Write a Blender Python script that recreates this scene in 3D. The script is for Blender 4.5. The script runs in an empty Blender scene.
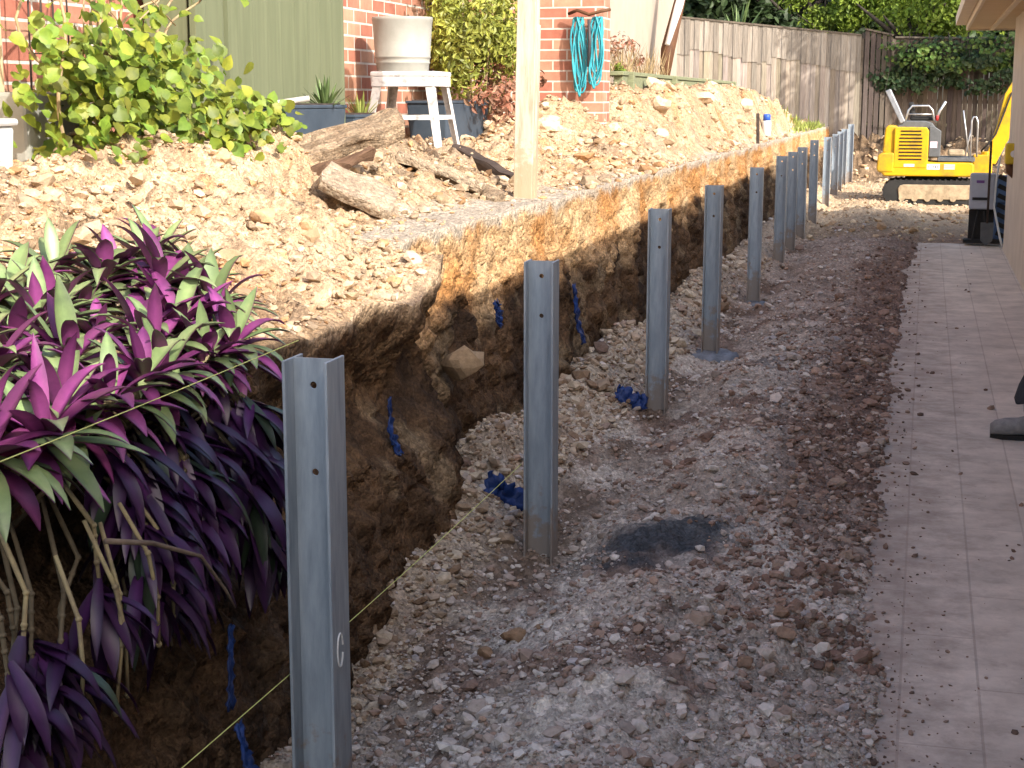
import bpy, bmesh, math, random
import numpy as np
from mathutils import Vector, Matrix, Euler

SC = bpy.context.scene
COL = SC.collection
R = math.radians
random.seed(7)
rng = np.random.default_rng(11)

# ------------------------------------------------------------------ camera
cam_d = bpy.data.cameras.new('camera')
cam = bpy.data.objects.new('camera', cam_d)
COL.objects.link(cam)
cam.location = (0, 0, 1.62)
cam.rotation_euler = (R(90 - 10.383), 0, R(14.7865))
cam_d.sensor_fit = 'HORIZONTAL'
cam_d.sensor_width = 36.0
cam_d.lens = 36.0 * 1550 / 1024
cam_d.clip_start = 0.05
cam_d.clip_end = 2000
SC.camera = cam

# ------------------------------------------------------------------ sky, sun, exposure
SUN_AZ, SUN_EL = 130.0, 33.1          # from +Y towards +X
w = bpy.data.worlds.new('World')
SC.world = w
w.use_nodes = True
nt = w.node_tree
bg = nt.nodes['Background']
sky = nt.nodes.new('ShaderNodeTexSky')
sky.sky_type = 'NISHITA'
sky.sun_disc = False
sky.sun_elevation = R(SUN_EL)
sky.sun_rotation = R(SUN_AZ)
sky.dust_density = 3.0
sky.ozone_density = 0.6
nt.links.new(sky.outputs[0], bg.inputs['Color'])
bg.inputs['Strength'].default_value = 0.15
sd = bpy.data.lights.new('sun', 'SUN')
sd.energy = 2.6
sd.angle = R(0.5)
sd.color = (1.0, 0.94, 0.85)
so = bpy.data.objects.new('sun', sd)
COL.objects.link(so)
sdir = Vector((math.sin(R(SUN_AZ)) * math.cos(R(SUN_EL)), math.cos(R(SUN_AZ)) * math.cos(R(SUN_EL)), math.sin(R(SUN_EL))))
so.rotation_euler = (-sdir).to_track_quat('-Z', 'Y').to_euler()
so.location = sdir * 60
SC.view_settings.view_transform = 'Standard'
SC.view_settings.look = 'None'
SC.view_settings.gamma = 1
SC.view_settings.use_curve_mapping = False
SC.view_settings.exposure = 1.58

# ------------------------------------------------------------------ noise
_perm = np.random.default_rng(3).permutation(256)
_perm = np.concatenate([_perm, _perm, _perm])
_grad = np.random.default_rng(4).normal(size=(256, 3))
_grad /= np.linalg.norm(_grad, axis=1)[:, None]


def noise(x, y, z=0.0, s=1.0):
    x, y, z = np.broadcast_arrays(np.asarray(x, float) * s, np.asarray(y, float) * s, np.asarray(z, float) * s)
    xi, yi, zi = np.floor(x).astype(int), np.floor(y).astype(int), np.floor(z).astype(int)
    xf, yf, zf = x - xi, y - yi, z - zi
    u, v, ww = [t * t * t * (t * (t * 6 - 15) + 10) for t in (xf, yf, zf)]
    out = 0
    for dx in (0, 1):
        for dy in (0, 1):
            for dz in (0, 1):
                h = _perm[_perm[_perm[(xi + dx) & 255] + ((yi + dy) & 255)] + ((zi + dz) & 255)]
                g = _grad[h]
                d = g[..., 0] * (xf - dx) + g[..., 1] * (yf - dy) + g[..., 2] * (zf - dz)
                out = out + d * (u if dx else 1 - u) * (v if dy else 1 - v) * (ww if dz else 1 - ww)
    return out * 1.6


def fbm(x, y, z=0.0, s=1.0, o=4, g=0.5):
    t, a = 0, 1.0
    for i in range(o):
        t = t + a * noise(np.asarray(x) + 13.7 * i, np.asarray(y) - 7.1 * i, z, s)
        s *= 2.03
        a *= g
    return t


def billow(x, y, z=0.0, s=1.0, o=3):
    t, a = 0, 1.0
    for i in range(o):
        t = t + a * (0.45 - np.abs(noise(np.asarray(x) + 5.3 * i, np.asarray(y) + 9.1 * i, z, s)) * 1.6)
        s *= 2.1
        a *= 0.5
    return t


def worley(x, y, z, s=1.0):
    """distance to the nearest cell point, second distance and a random value per cell"""
    x, y, z = np.broadcast_arrays(np.asarray(x, float) * s, np.asarray(y, float) * s, np.asarray(z, float) * s)
    xi, yi, zi = np.floor(x).astype(int), np.floor(y).astype(int), np.floor(z).astype(int)
    d1 = np.full(x.shape, 9.0)
    d2 = np.full(x.shape, 9.0)
    val = np.zeros(x.shape)
    for dx in (-1, 0, 1):
        for dy in (-1, 0, 1):
            for dz in (-1, 0, 1):
                h = _perm[_perm[_perm[(xi + dx) & 255] + ((yi + dy) & 255)] + ((zi + dz) & 255)]
                j = _grad[h] * .42 + .5
                d = np.sqrt((xi + dx + j[..., 0] - x) ** 2 + (yi + dy + j[..., 1] - y) ** 2 + (zi + dz + j[..., 2] - z) ** 2)
                n = d < d1
                d2 = np.where(n, d1, np.minimum(d2, d))
                val = np.where(n, h / 255.0, val)
                d1 = np.where(n, d, d1)
    return d1, d2, val


def blocky(x, y, z, s):
    """broken-lump relief: each cell stands at its own height with a crack round it"""
    w_ = .35 * noise(x, y, z, s * .9)
    d1, d2, v = worley(x + w_ / s, y - w_ / s, z, s)
    return (v - .5) * ss(0, .22, d2 - d1) + .5 * (ss(0, .3, d2 - d1) - .7)


def ss(a, b, x):
    t = np.clip((np.asarray(x, float) - a) / (b - a), 0, 1)
    return t * t * (3 - 2 * t)


# ------------------------------------------------------------------ materials
def mat(name, c1, c2=None, scale=8, rough=0.85, bump=0.0, bscale=60, c3=None, attr=None, metal=0.0, spec=0.3, stretch=None, trans=0.0, detail=6, bdist=0.01, coat=0, rand=0.0):
    m = bpy.data.materials.new(name)
    m.use_nodes = True
    t = m.node_tree
    b = t.nodes['Principled BSDF']
    b.inputs['Roughness'].default_value = rough
    b.inputs['Metallic'].default_value = metal
    b.inputs['Specular IOR Level'].default_value = spec
    b.inputs['Coat Weight'].default_value = coat
    tc = t.nodes.new('ShaderNodeTexCoord')
    vec = tc.outputs['Object']
    if stretch:
        mp = t.nodes.new('ShaderNodeMapping')
        mp.inputs['Scale'].default_value = stretch
        t.links.new(vec, mp.inputs[0])
        vec = mp.outputs[0]
    n = t.nodes.new('ShaderNodeTexNoise')
    n.inputs['Scale'].default_value = scale
    n.inputs['Detail'].default_value = detail
    n.inputs['Roughness'].default_value = 0.62
    t.links.new(vec, n.inputs['Vector'])
    cr = t.nodes.new('ShaderNodeValToRGB')
    c2 = c2 or tuple(x * 0.75 for x in c1)
    cr.color_ramp.elements[0].position = 0.33
    cr.color_ramp.elements[1].position = 0.67
    cr.color_ramp.elements[0].color = (*c2, 1)
    cr.color_ramp.elements[1].color = (*c1, 1)
    if c3:
        e = cr.color_ramp.elements.new(0.5)
        e.color = (*c3, 1)
    t.links.new(n.outputs['Fac'], cr.inputs[0])
    colr = cr.outputs[0]
    if attr:
        at = t.nodes.new('ShaderNodeAttribute')
        at.attribute_name = attr
        mx = t.nodes.new('ShaderNodeMix')
        mx.data_type = 'RGBA'
        mx.blend_type = 'MULTIPLY'
        mx.inputs['Factor'].default_value = 1
        t.links.new(colr, mx.inputs[6])
        t.links.new(at.outputs['Color'], mx.inputs[7])
        colr = mx.outputs[2]
    if rand:
        oi = t.nodes.new('ShaderNodeObjectInfo')
        mr = t.nodes.new('ShaderNodeMapRange')
        mr.inputs[3].default_value = 1 - rand
        mr.inputs[4].default_value = 1 + rand
        t.links.new(oi.outputs['Random'], mr.inputs[0])
        hs = t.nodes.new('ShaderNodeHueSaturation')
        t.links.new(mr.outputs[0], hs.inputs['Value'])
        t.links.new(colr, hs.inputs['Color'])
        colr = hs.outputs[0]
    t.links.new(colr, b.inputs['Base Color'])
    if bump:
        n2 = t.nodes.new('ShaderNodeTexNoise')
        n2.inputs['Scale'].default_value = bscale
        n2.inputs['Detail'].default_value = 8
        n2.inputs['Roughness'].default_value = 0.7
        t.links.new(vec, n2.inputs['Vector'])
        bp = t.nodes.new('ShaderNodeBump')
        bp.inputs['Strength'].default_value = bump
        bp.inputs['Distance'].default_value = bdist
        t.links.new(n2.outputs['Fac'], bp.inputs['Height'])
        t.links.new(bp.outputs[0], b.inputs['Normal'])
    if trans:
        tr = t.nodes.new('ShaderNodeBsdfTranslucent')
        t.links.new(colr, tr.inputs['Color'])
        mxs = t.nodes.new('ShaderNodeMixShader')
        mxs.inputs[0].default_value = trans
        out = t.nodes['Material Output']
        t.links.new(b.outputs[0], mxs.inputs[1])
        t.links.new(tr.outputs[0], mxs.inputs[2])
        t.links.new(mxs.outputs[0], out.inputs[0])
    return m


def brick_mat(name, swap=False, c1=(.36, .125, .085), c2=(.46, .26, .17), mortar=(.58, .52, .45), bw=.24, rh=.086, ms=.0075, offs=.5, rough=.85, bump=.6, tint=.35):
    m = bpy.data.materials.new(name)
    m.use_nodes = True
    t = m.node_tree
    b = t.nodes['Principled BSDF']
    b.inputs['Roughness'].default_value = rough
    b.inputs['Specular IOR Level'].default_value = .25
    g = t.nodes.new('ShaderNodeTexCoord')
    sp = t.nodes.new('ShaderNodeSeparateXYZ')
    cb = t.nodes.new('ShaderNodeCombineXYZ')
    t.links.new(g.outputs['Object'], sp.inputs[0])
    if swap:                                   # paving: rows run along Y
        t.links.new(sp.outputs['Y'], cb.inputs[0])
        t.links.new(sp.outputs['X'], cb.inputs[1])
    else:
        ad = t.nodes.new('ShaderNodeMath')
        t.links.new(sp.outputs['X'], ad.inputs[0])
        t.links.new(sp.outputs['Y'], ad.inputs[1])
        t.links.new(ad.outputs[0], cb.inputs[0])
        t.links.new(sp.outputs['Z'], cb.inputs[1])
    br = t.nodes.new('ShaderNodeTexBrick')
    br.offset = offs
    br.inputs['Scale'].default_value = 1
    br.inputs['Brick Width'].default_value = bw
    br.inputs['Row Height'].default_value = rh
    br.inputs['Mortar Size'].default_value = ms
    br.inputs['Mortar Smooth'].default_value = .2
    br.inputs['Color1'].default_value = (*c1, 1)
    br.inputs['Color2'].default_value = (*c2, 1)
    br.inputs['Mortar'].default_value = (*mortar, 1)
    t.links.new(cb.outputs[0], br.inputs['Vector'])
    n = t.nodes.new('ShaderNodeTexNoise')
    n.inputs['Scale'].default_value = 5 if not swap else 3.2
    n.inputs['Detail'].default_value = 9
    n.inputs['Roughness'].default_value = .7
    t.links.new(g.outputs['Object'], n.inputs['Vector'])
    mr = t.nodes.new('ShaderNodeMapRange')
    mr.inputs[1].default_value = .3
    mr.inputs[2].default_value = .7
    mr.inputs[3].default_value = 1 - tint
    mr.inputs[4].default_value = 1 + tint * .6
    t.links.new(n.outputs['Fac'], mr.inputs[0])
    mx = t.nodes.new('ShaderNodeMix')
    mx.data_type = 'RGBA'
    mx.blend_type = 'MULTIPLY'
    mx.inputs['Factor'].default_value = 1
    t.links.new(br.outputs['Color'], mx.inputs[6])
    t.links.new(mr.outputs[0], mx.inputs[7])
    t.links.new(mx.outputs[2], b.inputs['Base Color'])
    n2 = t.nodes.new('ShaderNodeTexNoise')
    n2.inputs['Scale'].default_value = 90
    n2.inputs['Detail'].default_value = 6
    t.links.new(g.outputs['Object'], n2.inputs['Vector'])
    mt = t.nodes.new('ShaderNodeMath')
    mt.operation = 'MULTIPLY_ADD'
    mt.inputs[1].default_value = .35
    iv = t.nodes.new('ShaderNodeMath')
    iv.operation = 'SUBTRACT'
    iv.inputs[0].default_value = 1
    t.links.new(br.outputs['Fac'], iv.inputs[1])
    t.links.new(n2.outputs['Fac'], mt.inputs[0])
    t.links.new(iv.outputs[0], mt.inputs[2])
    bp = t.nodes.new('ShaderNodeBump')
    bp.inputs['Strength'].default_value = bump
    bp.inputs['Distance'].default_value = .006
    t.links.new(mt.outputs[0], bp.inputs['Height'])
    t.links.new(bp.outputs[0], b.inputs['Normal'])
    return m


def pebbly(m, scales=(48, 130), lo=.72, hi=1.18):
    t = m.node_tree
    b = t.nodes['Principled BSDF']
    col = b.inputs['Base Color'].links[0].from_socket
    tc = t.nodes.new('ShaderNodeTexCoord')
    bump_prev = b.inputs['Normal'].links[0].from_socket if b.inputs['Normal'].links else None
    for i, sc in enumerate(scales):
        vo = t.nodes.new('ShaderNodeTexVoronoi')
        vo.inputs['Scale'].default_value = sc
        vo.inputs['Randomness'].default_value = 1
        t.links.new(tc.outputs['Object'], vo.inputs['Vector'])
        sp = t.nodes.new('ShaderNodeSeparateColor')
        t.links.new(vo.outputs['Color'], sp.inputs[0])
        mr = t.nodes.new('ShaderNodeMapRange')
        mr.inputs[3].default_value = lo
        mr.inputs[4].default_value = hi
        t.links.new(sp.outputs[0], mr.inputs[0])
        mx = t.nodes.new('ShaderNodeMix')
        mx.data_type = 'RGBA'
        mx.blend_type = 'MULTIPLY'
        mx.inputs['Factor'].default_value = 1
        t.links.new(col, mx.inputs[6])
        t.links.new(mr.outputs[0], mx.inputs[7])
        col = mx.outputs[2]
        bp = t.nodes.new('ShaderNodeBump')
        bp.invert = True
        bp.inputs['Strength'].default_value = .8
        bp.inputs['Distance'].default_value = .5 / sc
        t.links.new(vo.outputs['Distance'], bp.inputs['Height'])
        if bump_prev: t.links.new(bump_prev, bp.inputs['Normal'])
        bump_prev = bp.outputs[0]
    t.links.new(col, b.inputs['Base Color'])
    t.links.new(bump_prev, b.inputs['Normal'])
    return m


M = {}
M['soil'] = mat('soil', (1.12, 1.1, 1.08), (.72, .70, .68), 22, .95, .45, 45, attr='col', spec=.15, bdist=.012)
pebbly(M['soil'])
M['stone'] = mat('stone', (1.15, 1.12, 1.1), (.75, .74, .72), 40, .9, .5, 120, attr='col', spec=.2)
M['steel'] = mat('galvanised_steel', (.34, .385, .43), (.20, .24, .28), 6, .52, .08, 60, metal=.3, spec=.5, stretch=(5, 5, .8), c3=(.275, .32, .365), rand=.08, detail=12)
def mud(m, top, col=(.24, .185, .14)):
    """splashes of earth on the lower part of an upright (object z)"""
    t = m.node_tree
    b = t.nodes['Principled BSDF']
    src = b.inputs['Base Color'].links[0].from_socket
    tc = t.nodes.new('ShaderNodeTexCoord')
    sp = t.nodes.new('ShaderNodeSeparateXYZ')
    t.links.new(tc.outputs['Object'], sp.inputs[0])
    oi = t.nodes.new('ShaderNodeObjectInfo')
    va = t.nodes.new('ShaderNodeVectorMath')
    t.links.new(tc.outputs['Object'], va.inputs[0])
    t.links.new(oi.outputs['Location'], va.inputs[1])
    n = t.nodes.new('ShaderNodeTexNoise')
    n.inputs['Scale'].default_value = 16
    n.inputs['Detail'].default_value = 10
    n.inputs['Roughness'].default_value = .7
    t.links.new(va.outputs[0], n.inputs['Vector'])
    mr = t.nodes.new('ShaderNodeMapRange')
    mr.inputs[1].default_value = top * .3
    mr.inputs[2].default_value = top
    mr.inputs[3].default_value = .25
    mr.inputs[4].default_value = -.16
    t.links.new(sp.outputs['Z'], mr.inputs[0])
    ad = t.nodes.new('ShaderNodeMath')
    t.links.new(n.outputs['Fac'], ad.inputs[0])
    t.links.new(mr.outputs[0], ad.inputs[1])
    m2 = t.nodes.new('ShaderNodeMapRange')
    m2.inputs[1].default_value = .52
    m2.inputs[2].default_value = .64
    m2.inputs[4].default_value = .8
    t.links.new(ad.outputs[0], m2.inputs[0])
    mx = t.nodes.new('ShaderNodeMix')
    mx.data_type = 'RGBA'
    mx.inputs[7].default_value = (*col, 1)
    t.links.new(m2.outputs[0], mx.inputs[0])
    t.links.new(src, mx.inputs[6])
    t.links.new(mx.outputs[2], b.inputs['Base Color'])
    mm = t.nodes.new('ShaderNodeMapRange')
    mm.inputs[3].default_value = b.inputs['Metallic'].default_value
    mm.inputs[4].default_value = 0
    t.links.new(m2.outputs[0], mm.inputs[0])
    t.links.new(mm.outputs[0], b.inputs['Metallic'])


mud(M['steel'], .55)
M['steel_edge'] = mat('cut_steel', (.48, .52, .56), (.36, .4, .44), 30, .4, metal=.6)
M['concrete_wet'] = mat('wet_concrete', (.24, .26, .30), (.12, .13, .15), 14, .75, .8, 60)
M['brick'] = brick_mat('red_brick')
M['paver'] = brick_mat('paving', True, (.61, .535, .46), (.55, .48, .415), (.46, .395, .34), .86, .2125, .0042, .5, .9, .3, .32)
def smear(m):
    t = m.node_tree
    b = t.nodes['Principled BSDF']
    col = b.inputs['Base Color'].links[0].from_socket
    tc = t.nodes.new('ShaderNodeTexCoord')
    sp = t.nodes.new('ShaderNodeSeparateXYZ')
    t.links.new(tc.outputs['Object'], sp.inputs[0])
    n = t.nodes.new('ShaderNodeTexNoise')
    n.inputs['Scale'].default_value = 7
    n.inputs['Detail'].default_value = 10
    n.inputs['Roughness'].default_value = .72
    t.links.new(tc.outputs['Object'], n.inputs['Vector'])
    mr = t.nodes.new('ShaderNodeMapRange')              # more soil towards the dug side
    mr.inputs[1].default_value = -.12
    mr.inputs[2].default_value = .45
    mr.inputs[3].default_value = .30
    mr.inputs[4].default_value = -.02
    t.links.new(sp.outputs['X'], mr.inputs[0])
    ad = t.nodes.new('ShaderNodeMath')
    t.links.new(n.outputs['Fac'], ad.inputs[0])
    t.links.new(mr.outputs[0], ad.inputs[1])
    m2 = t.nodes.new('ShaderNodeMapRange')
    m2.inputs[1].default_value = .55
    m2.inputs[2].default_value = .85
    m2.inputs[4].default_value = .75
    t.links.new(ad.outputs[0], m2.inputs[0])
    mx = t.nodes.new('ShaderNodeMix')
    mx.data_type = 'RGBA'
    mx.inputs[7].default_value = (.26, .20, .165, 1)
    t.links.new(m2.outputs[0], mx.inputs[0])
    t.links.new(col, mx.inputs[6])
    t.links.new(mx.outputs[2], b.inputs['Base Color'])


smear(M['paver'])
M['concrete'] = mat('grey_concrete', (.42, .41, .38), (.30, .29, .27), 9, .9, .4, 80)
M['render_green'] = mat('olive_metal', (.15, .165, .095), (.115, .13, .072), 3, .55, .1, 20, stretch=(8, 8, .5))
M['dark'] = mat('dark_gap', (.012, .011, .01), rough=.9)
M['cream'] = mat('cream_render', (.42, .345, .275), (.36, .295, .235), 3, .9, .2, 120)
M['white_wood'] = mat('whitewashed_timber', (.56, .50, .40), (.36, .28, .19), 4, .8, .25, 30, stretch=(5, 5, .6), c3=(.50, .44, .35))
mud(M['white_wood'], .55, (.40, .29, .18))
M['white_metal'] = mat('chipped_white_paint', (.66, .65, .63), (.30, .29, .28), 14, .5, .2, 40, c3=(.64, .63, .61))
M['pot'] = mat('grey_ceramic', (.325, .32, .285), (.25, .245, .215), 5, .55, .08, 60)
M['planter'] = mat('slate_plastic', (.055, .075, .10), (.035, .05, .07), 6, .6)
M['bark'] = mat('weathered_wood', (.47, .355, .24), (.25, .17, .105), 9, .95, .9, 40, stretch=(1, 4, 4), bdist=.02)
pebbly(M['bark'], (30, 90), .7, 1.15)
M['rootwood'] = mat('red_brown_wood', (.22, .13, .08), (.09, .05, .03), 9, .9, .8, 40, stretch=(1, 6, 6), bdist=.02)
M['slab'] = mat('dirty_slab', (.44, .35, .25), (.29, .215, .15), 12, .95, .8, 50)
pebbly(M['slab'], (40, 120), .75, 1.15)
M['pvc'] = mat('grey_pvc', (.44, .42, .38), (.34, .32, .29), 9, .5)
M['hose'] = mat('turquoise_hose', (.05, .36, .42), (.03, .24, .30), 9, .4)
M['hose_dark'] = mat('dark_fitting', (.05, .05, .055), rough=.5)
M['fence_paling'] = mat('grey_paling', (1.1, 1.08, 1.05), (.66, .63, .60), 3, .95, .5, 30, attr='col', stretch=(14, 14, .8), spec=.1)
M['twig'] = mat('grey_twig', (.16, .12, .09), (.09, .065, .05), 20, .9)
M['fence_rail'] = mat('dark_rail', (.16, .13, .10), (.08, .065, .05), 8, .9, .5, 30)
M['sleeper'] = mat('green_sleeper', (.24, .26, .15), (.13, .14, .085), 8, .9, .5, 30, stretch=(1, 6, 6))
M['bottle'] = mat('white_plastic', (.62, .63, .62), (.54, .55, .55), 12, .35)
M['cap_blue'] = mat('blue_cap', (.03, .10, .45), (.02, .07, .34), 12, .4)
M['stake'] = mat('dark_stake', (.07, .05, .04), (.03, .022, .02), 14, .9, .4, 40)
M['string'] = mat('yellow_string', (.62, .66, .22), (.50, .52, .16), 30, .7)
M['blue_film'] = mat('blue_plastic', (.016, .05, .21), (.008, .022, .09), 8, .42, .5, 30)
M['yellow'] = mat('yellow_paint', (.60, .345, .008), (.33, .205, .025), 3.5, .5, .1, 40, c3=(.56, .32, .008), coat=.1, detail=12)
M['grey_panel'] = mat('grey_panel', (.12, .125, .13), (.075, .078, .08), 7, .6, .1, 60)
M['black'] = mat('black_rubber', (.028, .027, .026), (.016, .016, .016), 9, .8, .3, 60)
M['dust'] = mat('dusty_track', (.44, .345, .23), (.22, .17, .11), 8, .95, .5, 40)
M['grey_tube'] = mat('grey_tube', (.30, .31, .33), (.2, .21, .22), 8, .5, metal=.3)
M['chrome'] = mat('bright_steel', (.62, .62, .62), (.45, .45, .45), 9, .35, metal=.7)
M['white'] = mat('white_sticker', (.78, .76, .76), (.7, .68, .68), 9, .5)
M['pink'] = mat('pale_decal', (.66, .52, .55), (.58, .46, .5), 9, .5)
M['red'] = mat('red_plastic', (.45, .03, .03), rough=.5)
M['house'] = mat('taupe_render', (.56, .51, .44), (.47, .425, .365), 2.5, .9, .25, 90)
M['soffit'] = mat('varnished_boards', (.62, .47, .29), (.52, .38, .22), 4, .7, .15, 30, stretch=(.7, 7, 7))
M['fascia'] = mat('pale_fascia', (.68, .58, .45), (.58, .49, .38), 4, .6)
M['roof'] = mat('terracotta_roof', (.30, .13, .08), (.20, .09, .06), 5, .85, .5, 20)
M['roof_pale'] = mat('pale_roof', (.55, .50, .43), (.45, .41, .36), 5, .85)
M['case'] = mat('grey_case', (.42, .44, .50), (.34, .36, .41), 8, .5)
M['case_blue'] = mat('dull_blue_plastic', (.10, .17, .32), (.07, .12, .24), 8, .5)
M['purple_tag'] = mat('purple_tag', (.16, .07, .25), rough=.5)
M['boxyellow'] = mat('yellow_plastic', (.62, .46, .03), (.50, .36, .03), 9, .5)
M['leather'] = mat('brown_strap', (.12, .055, .025), (.07, .03, .015), 9, .7)
M['chalk'] = mat('chalk', (.72, .73, .72), (.5, .52, .53), 60, .9)
# foliage
M['leaf_purple'] = mat('purple_leaf', (.32, .07, .235), (.15, .028, .125), 9, .42, attr='col', spec=.5, trans=.18)
M['leaf_stripe'] = mat('green_leaf', (.30, .34, .17), (.11, .155, .075), 7, .4, attr='col', spec=.5, trans=.15, c3=(.20, .28, .11))
M['leaf_lime'] = mat('lime_leaf', (.27, .335, .04), (.10, .16, .02), 9, .5, attr='col', spec=.4, trans=.35)
M['leaf_bush'] = mat('bush_leaf', (.42, .42, .08), (.17, .21, .035), 5, .5, attr='col', spec=.4, trans=.3)
M['leaf_red'] = mat('reddish_leaf', (.33, .16, .10), (.17, .08, .05), 5, .6, attr='col', trans=.2)
M['leaf_dark'] = mat('dark_leaf', (.045, .075, .025), (.018, .034, .012), 3, .55, attr='col', trans=.15)
M['leaf_mid'] = mat('mid_leaf', (.13, .20, .04), (.05, .09, .02), 3, .5, attr='col', trans=.3)
M['leaf_bright'] = mat('bright_leaf', (.28, .36, .05), (.13, .2, .03), 3, .5, attr='col', trans=.35)
M['leaf_spike'] = mat('spiky_leaf', (.17, .24, .08), (.08, .13, .05), 6, .45, attr='col', trans=.15)
M['grass'] = mat('grass_blade', (.34, .36, .09), (.18, .24, .05), 6, .7, attr='col', trans=.25)
M['straw'] = mat('dry_stalks', (.42, .32, .18), (.25, .17, .09), 8, .9, attr='col')
M['stem_pale'] = mat('pale_stem', (.30, .25, .13), (.17, .13, .08), 20, .8, .3, 60)
M['stem_dark'] = mat('dull_stem', (.12, .095, .06), (.06, .048, .03), 20, .85)
M['stem_tan'] = mat('tan_stem', (.42, .32, .18), (.26, .18, .10), 20, .8)
M['trunk'] = mat('dark_bark', (.075, .06, .05), (.03, .025, .02), 8, .95, .9, 25, stretch=(3, 3, .7), bdist=.03)
M['wire'] = mat('rusty_wire', (.05, .035, .03), rough=.7)
# person
M['skin'] = mat('skin', (.42, .24, .16), (.36, .20, .13), 9, .55)
M['cloth_dark'] = mat('dark_trousers', (.035, .04, .05), (.02, .024, .03), 12, .9, .3, 90)
M['cloth_shirt'] = mat('grey_shirt', (.22, .24, .25), (.16, .18, .19), 8, .9, .3, 60)
M['boot'] = mat('grey_boot', (.30, .29, .28), (.13, .135, .145), 14, .85, .4, 90)
M['sole'] = mat('boot_sole', (.02, .02, .02), rough=.8)
M['sock'] = mat('grey_sock', (.32, .33, .37), (.22, .23, .26), 40, .95)
M['hair'] = mat('dark_hair', (.03, .02, .015), rough=.6)


# ------------------------------------------------------------------ object helpers
def tag(o, label=None, cat=None, group=None, kind=None):
    if label: o['label'] = label
    if cat: o['category'] = cat
    if group: o['group'] = group
    if kind: o['kind'] = kind
    return o


def empty(name, loc, rz=0, label=None, cat=None, group=None):
    o = bpy.data.objects.new(name, None)
    o.empty_display_size = .1
    COL.objects.link(o)
    o.location = loc
    o.rotation_euler = (0, 0, rz)
    return tag(o, label, cat, group)


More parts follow.
